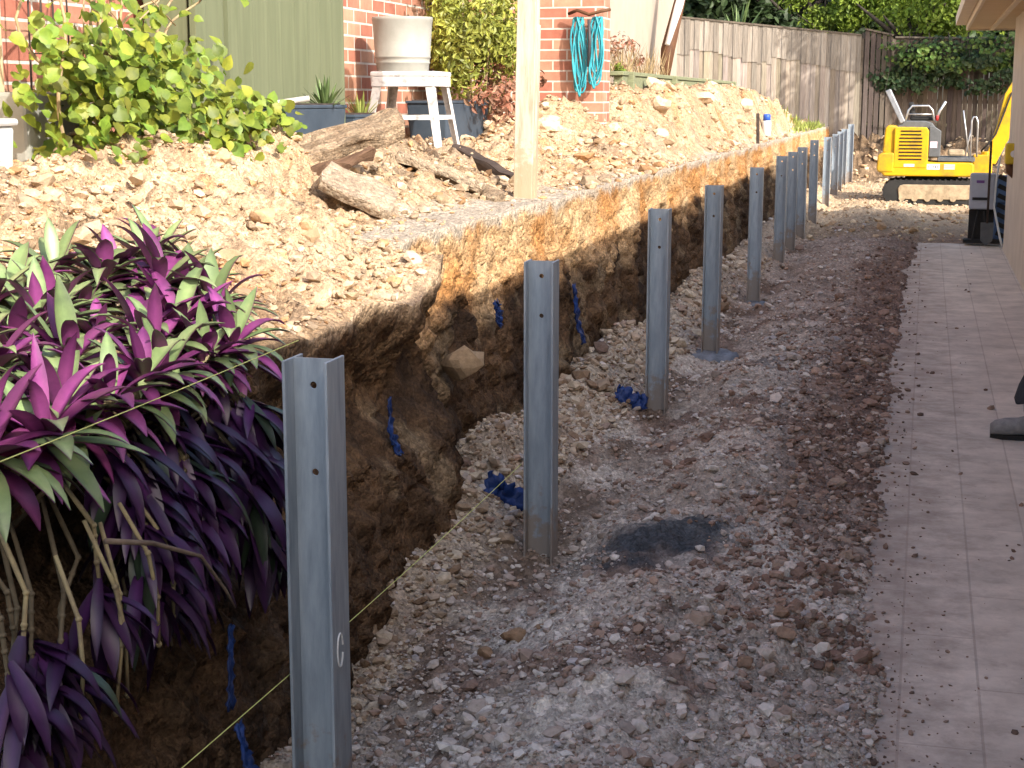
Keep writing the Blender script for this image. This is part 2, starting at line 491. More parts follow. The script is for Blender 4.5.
class MB:
    def __init__(s):
        s.v, s.f, s.mi, s.n, s.c = [], [], [], 0, []

    def add(s, v, f, mi=0, col=None):
        v = np.asarray(v, float).reshape(-1, 3)
        s.v.append(v)
        for q in f:
            s.f.append(tuple(int(i) + s.n for i in q))
            s.mi.append(mi)
        s.c.append(np.broadcast_to(np.array(col if col is not None else (1, 1, 1), float), (len(v), 3)))
        s.n += len(v)
        return s

    def box(s, c, d, rot=(0, 0, 0), mi=0, taper=1.0, col=None):
        d = np.array(d) / 2
        v = np.array([(x, y, z) for z in (-1, 1) for y in (-1, 1) for x in (-1, 1)], float)
        v[4:, :2] *= taper
        v = v * d
        m = np.array(Euler(rot).to_matrix())
        v = v @ m.T + np.array(c)
        return s.add(v, [(0, 2, 3, 1), (4, 5, 7, 6), (0, 1, 5, 4), (2, 6, 7, 3), (0, 4, 6, 2), (1, 3, 7, 5)], mi, col)

    def bar(s, a, b, wd, th, mi=0, up=(0, 0, 1)):
        a, b = Vector(a), Vector(b)
        d = (b - a)
        L = d.length
        q = d.to_track_quat('Z', 'X')
        m = q.to_matrix()
        e = m.to_euler()
        return s.box((a + b) / 2, (wd, th, L), tuple(e), mi)

    def tube(s, pts, r, n=8, mi=0, cap=True, col=None):
        P = [Vector(p) for p in pts]
        rr = [r] * len(P) if np.isscalar(r) else list(r)
        ref = Vector((0, 0, 1))
        t0 = (P[1] - P[0]).normalized()
        if abs(t0.dot(ref)) > .9: ref = Vector((1, 0, 0))
        nn = t0.cross(ref).normalized()
        v, f = [], []
        for i, p in enumerate(P):
            t = (P[min(i + 1, len(P) - 1)] - P[max(i - 1, 0)]).normalized()
            nn = (nn - t * nn.dot(t)).normalized()
            bb = t.cross(nn)
            for k in range(n):
                a = 2 * math.pi * k / n
                v.append(p + (nn * math.cos(a) + bb * math.sin(a)) * rr[i])
        for i in range(len(P) - 1):
            for k in range(n):
                f.append((i * n + k, i * n + (k + 1) % n, (i + 1) * n + (k + 1) % n, (i + 1) * n + k))
        if cap:
            f.append(tuple(range(n))[::-1])
            f.append(tuple((len(P) - 1) * n + k for k in range(n)))
        return s.add([tuple(x) for x in v], f, mi, col)

    def lathe(s, prof, n=32, c=(0, 0, 0), mi=0):
        v, f = [], []
        for (r, z) in prof:
            for k in range(n):
                a = 2 * math.pi * k / n
                v.append((c[0] + r * math.cos(a), c[1] + r * math.sin(a), c[2] + z))
        for i in range(len(prof) - 1):
            for k in range(n):
                f.append((i * n + k, i * n + (k + 1) % n, (i + 1) * n + (k + 1) % n, (i + 1) * n + k))
        f.append(tuple(range(n))[::-1])
        f.append(tuple((len(prof) - 1) * n + k for k in range(n)))
        return s.add(v, f, mi)

    def prism(s, poly, y0, y1, mi=0):
        """polygon in the XZ plane pushed from y0 to y1"""
        n = len(poly)
        v = [(x, y0, z) for x, z in poly] + [(x, y1, z) for x, z in poly]
        f = [tuple(range(n)), tuple(range(2 * n - 1, n - 1, -1))]
        for k in range(n):
            f.append((k, k + n, (k + 1) % n + n, (k + 1) % n))
        return s.add(v, f, mi)

    def build(s, name, mats, parent=None, smooth=False, bevel=0.0, seg=2, fix=True):
        v = np.concatenate(s.v) if s.v else np.zeros((0, 3))
        me = bpy.data.meshes.new(name)
        me.from_pydata(v.tolist(), [], s.f)
        mats = mats if isinstance(mats, (list, tuple)) else [mats]
        for m in mats: me.materials.append(m)
        me.polygons.foreach_set('material_index', s.mi)
        c = np.ones((len(v), 4), np.float32)
        if len(v): c[:, :3] = np.concatenate(s.c)
        a = me.attributes.new('col', 'FLOAT_COLOR', 'POINT')
        a.data.foreach_set('color', c.ravel())
        if fix and len(s.f) < 6000:
            bm = bmesh.new()
            bm.from_mesh(me)
            bmesh.ops.recalc_face_normals(bm, faces=bm.faces)
            bm.to_mesh(me)
            bm.free()
        if smooth:
            me.polygons.foreach_set('use_smooth', [True] * len(me.polygons))
        me.update()
        o = bpy.data.objects.new(name, me)
        COL.objects.link(o)
        if parent: o.parent = parent
        if bevel:
            b = o.modifiers.new('bevel', 'BEVEL')
            b.width = bevel
            b.segments = seg
            b.limit_method = 'ANGLE'
            b.angle_limit = R(35)
            b.harden_normals = False
        return o


def grid_mesh(name, V, C, m, smooth=True):
    """V: (a, b, 3) grid of points, C: colours"""
    a, b = V.shape[:2]
    me = bpy.data.meshes.new(name)
    idx = np.arange(a * b).reshape(a, b)
    q = np.stack([idx[:-1, :-1], idx[1:, :-1], idx[1:, 1:], idx[:-1, 1:]], -1).reshape(-1, 4)
    me.vertices.add(a * b)
    me.vertices.foreach_set('co', V.astype(np.float32).ravel())
    me.loops.add(q.size)
    me.loops.foreach_set('vertex_index', q.astype(np.int32).ravel())
    me.polygons.add(len(q))
    me.polygons.foreach_set('loop_start', np.arange(0, q.size, 4, dtype=np.int32))
    me.polygons.foreach_set('loop_total', np.full(len(q), 4, np.int32))
    me.materials.append(m)
    at = me.attributes.new('col', 'FLOAT_COLOR', 'POINT')
    cc = np.ones((a * b, 4), np.float32)
    cc[:, :3] = C.reshape(-1, 3)
    at.data.foreach_set('color', cc.ravel())
    me.polygons.foreach_set('use_smooth', [smooth] * len(q))
    me.update(calc_edges=True)
    o = bpy.data.objects.new(name, me)
    COL.objects.link(o)
    return o


def raw_mesh(name, V, F, C, m, smooth=False, parent=None):
    me = bpy.data.meshes.new(name)
    V = np.asarray(V, np.float32)
    F = np.asarray(F, np.int32)
    k = F.shape[1]
    me.vertices.add(len(V))
    me.vertices.foreach_set('co', V.ravel())
    me.loops.add(F.size)
    me.loops.foreach_set('vertex_index', F.ravel())
    me.polygons.add(len(F))
    me.polygons.foreach_set('loop_start', np.arange(0, F.size, k, dtype=np.int32))
    me.polygons.foreach_set('loop_total', np.full(len(F), k, np.int32))
    me.materials.append(m)
    at = me.attributes.new('col', 'FLOAT_COLOR', 'POINT')
    cc = np.ones((len(V), 4), np.float32)
    cc[:, :3] = C
    at.data.foreach_set('color', cc.ravel())
    me.polygons.foreach_set('use_smooth', [smooth] * len(F))
    me.update(calc_edges=True)
    o = bpy.data.objects.new(name, me)
    COL.objects.link(o)
    if parent: o.parent = parent
    return o


def mixc(a, b, t):
    t = np.clip(np.asarray(t), 0, 1)[..., None]
    return np.asarray(a) * (1 - t) + np.asarray(b) * t


# ================================================================== THE SETTING
PALE = np.array((.54, .40, .265))
TAN = np.array((.42, .29, .175))
ORANGE = np.array((.45, .23, .10))
GREYS = np.array((.44, .40, .34))
BROWN = np.array((.125, .077, .044))
DBROWN = np.array((.048, .030, .019))


def lip_x(Y):
    return np.where(Y < 5.56, -1.73, -1.93) + np.where(Y < 5.56, .035, .02) * noise(Y, 0.3, 0, 1.7) + np.where(Y < 5.56, .02, .010) * noise(Y, 4.3, 0, 7)


RY = [0, 4, 5.7, 6.5, 7.5, 8.8, 9.9, 11, 12.8, 14.3, 16.5, 19, 21, 24, 26, 29, 33, 60]
RZ = [1.30, 1.31, 1.40, 1.45, 1.42, 1.27, 1.26, 1.36, 1.50, 1.70, 1.74, 1.74, 1.74, 1.66, 1.52, 1.24, 1.15, 1.15]


def bank_h(X, Y, fine=True):
    X, Y = np.asarray(X, float), np.asarray(Y, float)
    u = lip_x(Y) - X
    near = 1 - ss(5.2, 5.75, Y)
    Rz = np.interp(Y, RY, RZ)
    lipz = 1.09 - .15 * near
    wsz = np.interp(Y, [5.6, 6, 9, 13, 20, 40], [.30, .36, .22, .12, .12, .3]) * (1 - near)
    rd = np.interp(Y, [5, 12, 16, 22, 27, 30], [1.1, 1.05, .75, .5, .45, .7])
    t = ss(0, 1, (u - wsz) / (rd - wsz))
    t = np.where(near > .5, np.clip(u / 1.15, 0, 1) ** 1.0, t)
    z = lipz + (Rz - lipz) * t
    z = z - .12 * ss(rd + .3, rd + 1.2, u) * (Rz > 1.3)
    amp = .16 + .84 * ss(wsz * .7, wsz + .25, u)
    amp = np.where(near > .5, .35 + .65 * ss(0, .25, u), amp)
    z = z + amp * (.11 * fbm(X, Y, 0, 1.5, 3) + .06 * billow(X, Y, 0, 4.2, 3))
    if fine:
        z = z + amp * (.035 * blocky(X, Y, 2.2, 8) + .017 * blocky(X, Y, 5.2, 19) + .009 * blocky(X, Y, 7.7, 42))
    return z


def bank_col(X, Y, u):
    n1 = fbm(X, Y, 3.1, 1.3, 4)
    n2 = fbm(X, Y, 8.1, 6, 4)
    c = mixc(PALE, TAN, .5 + 1.1 * n1 + .5 * n2)
    c = mixc(c, ORANGE, ss(.28, .62, fbm(X, Y, 5.5, 2.6, 4)) * .75)
    c = mixc(c, np.array((.27, .20, .14)), ss(.30, .6, fbm(X, Y, 15.5, 3.3, 4)) * .6)
    wsz = np.interp(Y, [5.6, 6, 9, 13, 20, 40], [.30, .36, .22, .12, .12, .3])
    strip = (1 - ss(wsz * .8, wsz * 1.2 + .06, u + .07 * n2)) * ss(5.5, 5.8, Y)
    c = mixc(c, GREYS * 1.05, strip * .8)
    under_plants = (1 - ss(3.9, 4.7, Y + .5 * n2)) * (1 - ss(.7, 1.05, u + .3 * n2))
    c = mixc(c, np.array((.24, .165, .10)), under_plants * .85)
    # dirt between the chunks of spoil where the stumps lie
    c = mixc(c, np.array((.29, .22, .15)), .65 * np.exp(-(((X + 2.75) / .45) ** 2 + ((Y - 8.2) / 1.2) ** 2)))
    return c


def geo(y0, y1, k):
    n = int(math.log(y1 / y0) / k)
    return y0 * np.exp(np.linspace(0, math.log(y1 / y0), n))


def make_bank():
    Ys = geo(2.3, 34.0, .0042)
    nf = 84
    us = np.concatenate([np.linspace(0, 1.7, 150), np.linspace(1.72, 6.5, 26)])
    Yf, tf = np.meshgrid(Ys, np.linspace(0, 1, nf), indexing='ij')
    top = bank_h(lip_x(Ys), Ys)
    bot = -.42
    z = bot + (top[:, None] - bot) * tf
    toe = .16 * (1 - tf) ** 1.5
    bulge = .045 * fbm(Yf, z, 1.3, 2.0, 3) + .02 * billow(Yf, z, 4.4, 6, 3) + .036 * blocky(Yf, z, 9.1, 7) + .022 * blocky(Yf, z, 3.1, 17) + .009 * blocky(Yf, z, 6.1, 38)
    x = lip_x(Ys)[:, None] + toe + bulge * np.minimum(1, (1 - tf) * 7 + .12)
    undercut = .17 * np.exp(-((tf - .76) / .13) ** 2) * (1 - ss(5.5, 5.62, Ys[:, None]))
    x = x - undercut
    Vf = np.stack([x, Yf, z], -1)
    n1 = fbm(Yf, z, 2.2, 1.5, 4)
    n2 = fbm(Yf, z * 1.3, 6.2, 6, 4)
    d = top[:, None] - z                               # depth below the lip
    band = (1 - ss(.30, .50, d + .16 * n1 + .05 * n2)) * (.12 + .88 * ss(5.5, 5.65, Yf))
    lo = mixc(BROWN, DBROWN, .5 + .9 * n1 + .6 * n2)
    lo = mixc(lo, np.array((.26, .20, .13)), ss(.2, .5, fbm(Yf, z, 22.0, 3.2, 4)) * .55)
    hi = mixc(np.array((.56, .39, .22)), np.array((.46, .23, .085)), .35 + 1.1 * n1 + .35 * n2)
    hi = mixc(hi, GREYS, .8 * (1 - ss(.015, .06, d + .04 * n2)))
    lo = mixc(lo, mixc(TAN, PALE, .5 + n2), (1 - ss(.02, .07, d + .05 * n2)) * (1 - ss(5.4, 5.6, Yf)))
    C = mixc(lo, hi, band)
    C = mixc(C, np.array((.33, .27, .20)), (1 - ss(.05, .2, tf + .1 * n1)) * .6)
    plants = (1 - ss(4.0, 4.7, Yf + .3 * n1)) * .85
    C = mixc(C, mixc(np.array((.10, .065, .04)), np.array((.05, .032, .02)), .5 + .8 * n2), plants)  # wall darkened behind the trailing plants, recess shade painted into the soil colour
    Yg, ug = np.meshgrid(Ys, us[1:], indexing='ij')
    Xg = lip_x(Ys)[:, None] - ug
    zg = bank_h(Xg, Yg)
    Vg = np.stack([Xg, Yg, zg], -1)
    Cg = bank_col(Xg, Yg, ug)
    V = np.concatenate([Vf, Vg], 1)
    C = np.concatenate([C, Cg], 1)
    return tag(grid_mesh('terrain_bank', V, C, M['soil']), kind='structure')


def path_edge(Y):
    return -.085 + .075 * (1 - ss(4, 6, Y)) + .05 * fbm(Y, 2.0, 0, 1.3, 4) + .03 * fbm(Y, 9.0, 0, 7, 3) + .10 * ss(15, 18.5, Y)


def floor_h(X, Y, fine=True):
    X, Y = np.asarray(X, float), np.asarray(Y, float)
    e = path_edge(Y) - X                               # > 0 on the dirt side
    z = -.035 + .055 * ss(-.02, .10, e) + .045 * ss(.08, .4, e)
    z = z - .14 * np.exp(-((X + 1.30) / .26) ** 2) * (.75 + .7 * noise(Y, 1.1, 0, .9)) * (1 - ss(20, 27, Y))
    z = z + .09 * np.exp(-((X + .74) / .24) ** 2) * (1 - ss(4.4, 5.1, Y)) + .05 * np.exp(-((X + .7) / .24) ** 2) * ss(5.6, 6.4, Y) * (1 - ss(7, 9, Y))
    z = z + .16 * np.exp(-((X + 1.70) / .17) ** 2) * (.35 + 1.1 * np.clip(fbm(Y, 7.0, 0, .9, 3) + .35, 0, 1.2)) * ss(4.2, 5.2, Y)
    z = z - .13 * (1 - ss(4.3, 5.4, Y)) * (1 - ss(-1.6, -1.2, X))
    z = z + .08 * np.exp(-(((X + .95) / .25) ** 2 + ((Y - 8.5) / .8) ** 2))
    z = z - .07 * np.exp(-(((X + 1.1) / .28) ** 2 + ((Y - 10.35) / .45) ** 2))
    a = ss(-.02, .2, e)
    z = z + a * (.040 * fbm(X, Y, 0, 2.3, 3) + .022 * billow(X, Y, 0, 7, 3))
    if fine:
        z = z + a * (.016 * blocky(X, Y, 3, 13) + .010 * blocky(X, Y, 1.7, 30) + .005 * blocky(X, Y, 4.7, 62))
    dirt = ss(18.2, 18.8, Y + .6 * noise(X, Y, 0, 1.1))
    z = z + .05 * dirt * (1 - a) + .012 * dirt * fbm(X, Y, 0, 3, 4)
    ramp = ss(30.4, 32.7, Y + .5 * noise(X, 1.0, 0, .8))
    return z + ramp * (.72 + .16 * fbm(X, Y, 0, 2, 4) + .22 * blocky(X, Y, 0, 2.6))


def make_floor():
    Ys = geo(2.3, 34.5, .0040)
    xs = np.concatenate([np.linspace(-2.15, .12, 210), np.linspace(.14, 1.2, 26), np.linspace(1.3, 7, 24)])
    Y, X = np.meshgrid(Ys, xs, indexing='ij')
    z = floor_h(X, Y)
    n1 = fbm(X, Y, 4.2, 1.6, 4)
    n2 = fbm(X, Y, 9.4, 7, 4)
    grav = mixc(np.array((.62, .55, .475)), np.array((.38, .32, .265)), .5 + .8 * n1 + .6 * n2)
    clod = mixc(np.array((.30, .205, .16)), np.array((.18, .12, .095)), .5 + 1.2 * n2)
    e = path_edge(Y) - X
    m = (1 - ss(.25, .75, e + .25 * n1)) * ss(4.8, 6.5, Y + n1)
    m = np.maximum(m, .85 * ss(.18, .42, fbm(X, Y, 31, 1.9, 4)))
    m = np.maximum(m, .6 * ss(9, 13, Y))
    c = mixc(grav, clod, m)
    tal = np.exp(-((X + 1.68) / .22) ** 2)
    c = mixc(c, np.array((.42, .35, .26)), tal * .6)
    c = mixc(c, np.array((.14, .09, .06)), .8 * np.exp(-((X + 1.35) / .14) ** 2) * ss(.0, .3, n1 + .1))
    wet = np.exp(-(((X + .86 + .12 * n1) / .21) ** 2 + ((Y - 5.36 + .2 * n1) / .30) ** 2) ** 1.6)
    c = mixc(c, np.array((.060, .072, .085)), np.clip(wet * 1.2 + .3 * n2 * (wet > .2), 0, .92))
    wet2 = np.exp(-(((X + .86) / .12) ** 2 + ((Y - 9.0) / .28) ** 2) ** 1.6)
    c = mixc(c, np.array((.075, .085, .10)), wet2 * .6)
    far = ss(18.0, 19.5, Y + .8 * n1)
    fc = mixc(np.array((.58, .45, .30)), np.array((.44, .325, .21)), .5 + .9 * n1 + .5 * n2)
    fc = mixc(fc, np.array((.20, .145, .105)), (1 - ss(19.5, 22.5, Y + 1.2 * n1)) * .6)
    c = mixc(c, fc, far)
    rub = ss(29.9, 31.2, Y)
    c = mixc(c, mixc(np.array((.30, .21, .13)), np.array((.10, .065, .04)), .5 + 1.2 * n2), rub)
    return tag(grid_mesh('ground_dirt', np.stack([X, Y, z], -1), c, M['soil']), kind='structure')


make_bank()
make_floor()
# wide ground sheet out to the horizon
b = MB()
b.add([(-600, -600, -.5), (600, -600, -.5), (600, 900, -.5), (-600, 900, -.5)], [(0, 1, 2, 3)], 0, (.26, .22, .15))
tag(b.build('ground', M['soil']), kind='structure')
# terrace behind the fence and left of the bank
b = MB()
b.box((-23, 24, .25), (30, 60, 1.6), col=(.22, .19, .11))
b.box((6, 60, .25), (120, 52.0, 1.62), col=(.16, .15, .07))
tag(b.build('terrain_upper', M['soil']), kind='structure')
# paved path
b = MB()
b.box((1.03, 6.9, -.06), (2.5, 23.2, .12))
tag(b.build('path', M['paver']), kind='structure')

# ------------------------------------------------------------------ loose stones (uncountable) and clods (countable)
def ico(sub):
    bm = bmesh.new()
    bmesh.ops.create_icosphere(bm, subdivisions=sub, radius=1)
    v = np.array([x.co[:] for x in bm.verts])
    f = np.array([[l.index for l in p.verts] for p in bm.faces])
    bm.free()
    return v, f


def rock_proto(sub, seed, rough=.35):
    v, f = ico(sub)
    r = np.random.default_rng(seed)
    n = 1 + rough * fbm(v[:, 0] + seed * 3.1, v[:, 1], v[:, 2], 1.1, 3)
    v = v * n[:, None]
    for _ in range(5):                                  # chop planes: angular faces
        d = r.normal(size=3)
        d /= np.linalg.norm(d)
        h = r.uniform(.5, .85)
        t = v @ d
        v = v - np.where(t > h, (t - h) * .92, 0)[:, None] * d
    return v * np.array([1, r.uniform(.65, 1), r.uniform(.45, .75)]), f


PROT1 = [rock_proto(1, i) for i in range(8)]
PROT3 = [rock_proto(2, 70 + i, .75) for i in range(8)]
PROT2 = [rock_proto(2, 40 + i) for i in range(6)]


def scatter(name, pts, sizes, cols, prots=PROT1, sink=.25, label=None, m='stone'):
    dry = (((pts[:, 0] + .86) / .24) ** 2 + ((pts[:, 1] - 5.36) / .32) ** 2) > rng.uniform(.3, 1.3, len(pts))
    pts, sizes, cols = pts[dry], np.asarray(sizes)[dry], np.asarray(cols)[dry]
    V, F, C, off = [], [], [], 0
    for i, (p, s, c) in enumerate(zip(pts, sizes, cols)):
        pv, pf = prots[i % len(prots)]
        q = Euler((random.uniform(-.5, .5), random.uniform(-.5, .5), random.uniform(0, 6.28))).to_matrix()
        vv = (pv * s) @ np.array(q).T + p + np.array([0, 0, s * (.5 - sink)])
        V.append(vv)
        F.append(pf + off)
        C.append(np.broadcast_to(c, (len(vv), 3)))
        off += len(vv)
    o = raw_mesh(name, np.concatenate(V), np.concatenate(F), np.concatenate(C), M[m])
    return tag(o, kind='stuff')


def sample(n, x0, x1, y0, y1):
    """more stones near the camera than far off"""
    y = 1 / rng.uniform(1 / y1, 1 / y0, n)
    x = rng.uniform(x0, x1, n)
    return x, y


# gravel in the trench and beside the path
X, Y = sample(52000, -1.85, -.02, 2.7, 20)
keep = (path_edge(Y) - X) > -.03
keep &= (fbm(X, Y, 5.5, 2.2, 3) + .35 > rng.uniform(-.3, .8, len(X)))
wetp = (((X + .85) / .2) ** 2 + ((Y - 5.36) / .3) ** 2) < 1
keep &= ~(wetp & (rng.uniform(size=len(X)) < .8))
X, Y = X[keep], Y[keep]
S = np.clip(rng.lognormal(math.log(.0058), .62, len(X)), .0025, .042) * np.clip(Y / 6, .8, 1.6)
pal = np.array([(.52, .45, .40), (.46, .39, .34), (.38, .32, .28), (.62, .56, .50), (.30, .225, .18), (.42, .29, .22), (.46, .42, .41), (.55, .49, .45)])
brn = np.array([(.31, .21, .165), (.23, .155, .12), (.36, .25, .19), (.17, .115, .09), (.46, .38, .32), (.40, .33, .28)])
e = path_edge(Y) - X
isb = (e < .45 + .2 * noise(X, Y, 0, 2)) & (Y > 5) | (rng.uniform(size=len(X)) < .18)
cc = np.where(isb[:, None], brn[rng.integers(0, len(brn), len(X))], pal[rng.integers(0, len(pal), len(X))]) * rng.uniform(.8, 1.15, (len(X), 1))
scatter('gravel', np.stack([X, Y, floor_h(X, Y)], -1), S, cc)
# brown clods in a band along the paving
X, Y = sample(6000, -.95, -.05, 4.3, 17)
keep = (path_edge(Y) - X > .0) & (fbm(X, Y, 12.5, 2.4, 3) + .75 * np.exp(-((path_edge(Y) - X - .25) / .28) ** 2) > rng.uniform(.05, .75, len(X)))
X, Y = X[keep], Y[keep]
S = np.clip(rng.lognormal(math.log(.0115), .5, len(X)), .004, .036)
cl = np.array([(.25, .165, .125), (.20, .13, .10), (.30, .205, .155), (.16, .105, .08), (.36, .27, .21)])
scatter('soil_clods', np.stack([X, Y, floor_h(X, Y)], -1), S, cl[rng.integers(0, 5, len(X))], PROT3, .45)
X, Y = sample(1500, -1.5, -.1, 2.9, 12)
S = np.clip(rng.lognormal(math.log(.016), .35, len(X)), .008, .035)
cl = np.array([(.60, .52, .46), (.50, .43, .38), (.42, .34, .29), (.66, .60, .54), (.34, .25, .2)])
scatter('gravel', np.stack([X, Y, floor_h(X, Y)], -1), S, cl[rng.integers(0, 5, len(X))])
# broken clay scattered over the heaps
X, Y = sample(34000, -3.3, -1.75, 3.2, 28)
keep = (lip_x(Y) - X > .02) & ~((Y > 5.7) & (Y < 9) & (lip_x(Y) - X < .28) & (rng.uniform(size=len(X)) < .9))
keep &= (fbm(X, Y, 2.5, 1.8, 3) + .45 > rng.uniform(-.3, .8, len(X)))
X, Y = X[keep], Y[keep]
S = np.clip(rng.lognormal(math.log(.0085), .7, len(X)), .003, .07) * np.clip(Y / 8, .8, 1.7)
pal = np.array([(.66, .51, .35), (.61, .46, .30), (.55, .395, .245), (.70, .56, .41), (.55, .33, .17), (.46, .35, .24), (.63, .48, .32)])
cc = pal[rng.integers(0, len(pal), len(X))] * rng.uniform(.58, .95, (len(X), 1))
scatter('rubble', np.stack([X, Y, bank_h(X, Y)], -1), S, cc)
# crumbs at the foot of the cut
X, Y = sample(7000, -1.86, -1.45, 3.6, 16)
S = np.clip(rng.lognormal(math.log(.0095), .6, len(X)), .004, .05) * np.clip(Y / 6, .8, 1.5)
pal = np.array([(.46, .38, .29), (.40, .31, .23), (.52, .44, .34), (.22, .15, .10), (.33, .25, .18)])
scatter('gravel', np.stack([X, Y, floor_h(X, Y)], -1), S, pal[rng.integers(0, 5, len(X))])
X = rng.uniform(-1.9, 3.0, 3200)
Y = rng.uniform(18.5, 33.0, 3200)
S = np.clip(rng.lognormal(math.log(.018), .6, len(X)), .006, .12) * (1 + 1.0 * (Y > 30.3))
pal = np.array([(.58, .46, .31), (.46, .34, .22), (.34, .25, .17), (.60, .50, .36), (.40, .28, .17)])
scatter('gravel', np.stack([X, Y, floor_h(X, Y)], -1), S, pal[rng.integers(0, 5, len(X))])
# crumbs of soil trodden over the paving
X, Y = sample(5200, -.14, .95, 3.2, 18)
keep = rng.uniform(size=len(X)) < (.9 * np.exp(-np.maximum(0, X - path_edge(Y)) / .055) + .10 * np.exp(-(X - path_edge(Y)) / .4))
X, Y = X[keep], Y[keep]
S = np.clip(rng.lognormal(math.log(.005), .6, len(X)), .002, .02) * np.clip(Y / 6, .8, 1.6)
scatter('debris', np.stack([X, Y, np.maximum(floor_h(X, Y), 0)], -1), S, brn[rng.integers(0, 4, len(X))] * .8)


def clod(name, x, y, s, col, label, cat, group, hf, proto=0, squash=1.0):
    pv, pf = PROT2[proto % 6]
    q = np.array(Euler((0, 0, random.uniform(0, 6.28))).to_matrix())
    n = 1 + .12 * fbm(pv[:, 0] * 3 + x * 7, pv[:, 1] * 3, pv[:, 2] * 3, 1, 3)
    v = (pv * n[:, None] * s * np.array([1, 1, squash])) @ q.T
    o = raw_mesh(name, v, pf, np.broadcast_to(np.array(col), (len(v), 3)) * (1 + .25 * fbm(v[:, 0] * 30, v[:, 1] * 30, v[:, 2] * 30, 1, 2))[:, None], M['stone'])
    o.location = (x, y, float(hf(x, y)) + s * .22 * squash)
    return tag(o, label, cat, group)


for i, (x, y, s) in enumerate([(-2.25, 5.1, .075), (-2.1, 4.85, .055), (-2.35, 6.1, .06), (-2.62, 5.55, .07), (-2.2, 5.35, .05), (-2.8, 6.7, .06), (-2.45, 6.75, .05)]):
    clod('clay_clod', x, y, s * .72, (.50, .33, .19), 'orange clay clod lying on the pale spoil heap right of the purple plants', 'clod', 'orange clods on the near spoil heap', bank_h, i)
for i, (x, y, s) in enumerate([(-2.75, 11.5, .10), (-2.9, 12.2, .12), (-2.55, 13.0, .09), (-2.5, 15.0, .13), (-2.7, 16.0, .14), (-2.45, 17.6, .16), (-2.6, 19.5, .18), (-2.3, 20.5, .15), (-2.35, 14.1, .10), (-2.55, 10.6, .08)]):
    clod('clay_clod', x, y, s, (.58, .45, .31), 'pale clay lump on the long spoil heap in front of the fence', 'clod', 'pale lumps on the far spoil heap', bank_h, i)
for i, (x, y, s) in enumerate([(-.33, 4.35, .055), (-.42, 4.15, .05), (-.25, 4.5, .04), (-.36, 4.55, .045), (-.2, 4.3, .035)]):
    clod('earth_clod', x, y, s * .7, (.27, .18, .125), 'dark brown earth clod on the gravel near the edge of the path, lower right', 'clod', 'brown clods by the near path edge', floor_h, i)
for i, (x, y, s) in enumerate([(-1.15, 4.38, .055), (-1.22, 4.3, .045), (-1.08, 4.45, .04)]):
    clod('earth_clod', x, y, s * .75, (.28, .18, .11), 'rusty brown earth clod on the gravel just right of the front post', 'clod', 'brown clods by the front post', floor_h, i)
for i, (x, y, s) in enumerate([(-.22, 10.2, .07), (-.3, 11.4, .08), (-.45, 9.5, .06), (-.2, 8.4, .055), (-.38, 8.0, .06), (-.55, 11.0, .07), (-.25, 12.6, .08), (-.6, 12.4, .08)]):
    clod('earth_clod', x, y, s * .7, (.24, .16, .12), 'dark earth clod in the brown strip of soil along the path', 'clod', 'clods in the brown soil along the path', floor_h, i)
clod('rock', -1.80, 6.05, .10, (.30, .22, .14), 'pale brown rock sticking out of the shaded trench wall beside the second post', 'rock', None, lambda x, y: .52, 3)

# ------------------------------------------------------------------ steel posts
def plate(mb, wd, z0, z1, th, holes, r, y=0):
    """upright plate in the XZ plane with round holes right through it"""
    zs = [z0]
    for h in holes: zs += [h - wd / 2, h + wd / 2]
    zs.append(z1)
    hw = wd / 2
    for i in range(0, len(zs), 2):
        mb.box((0, y, (zs[i] + zs[i + 1]) / 2), (wd, th, zs[i + 1] - zs[i]))
    n = 16
    for h in holes:
        v, f = [], []
        for sgn in (-1, 1):
            for k in range(n):
                a = 2 * math.pi * k / n
                c, s_ = math.cos(a), math.sin(a)
                k2 = hw / max(abs(c), abs(s_))
                v.append((c * k2, y + sgn * th / 2, h + s_ * k2))
            for k in range(n):
                a = 2 * math.pi * k / n
                v.append((math.cos(a) * r, y + sgn * th / 2, h + math.sin(a) * r))
        for k in range(n):
            k1 = (k + 1) % n
            f.append((k, k1, n + k1, n + k))
            f.append((2 * n + k, 3 * n + k, 3 * n + k1, 2 * n + k1))
            f.append((n + k, n + k1, 3 * n + k1, 3 * n + k))
        mb.add(v, f)


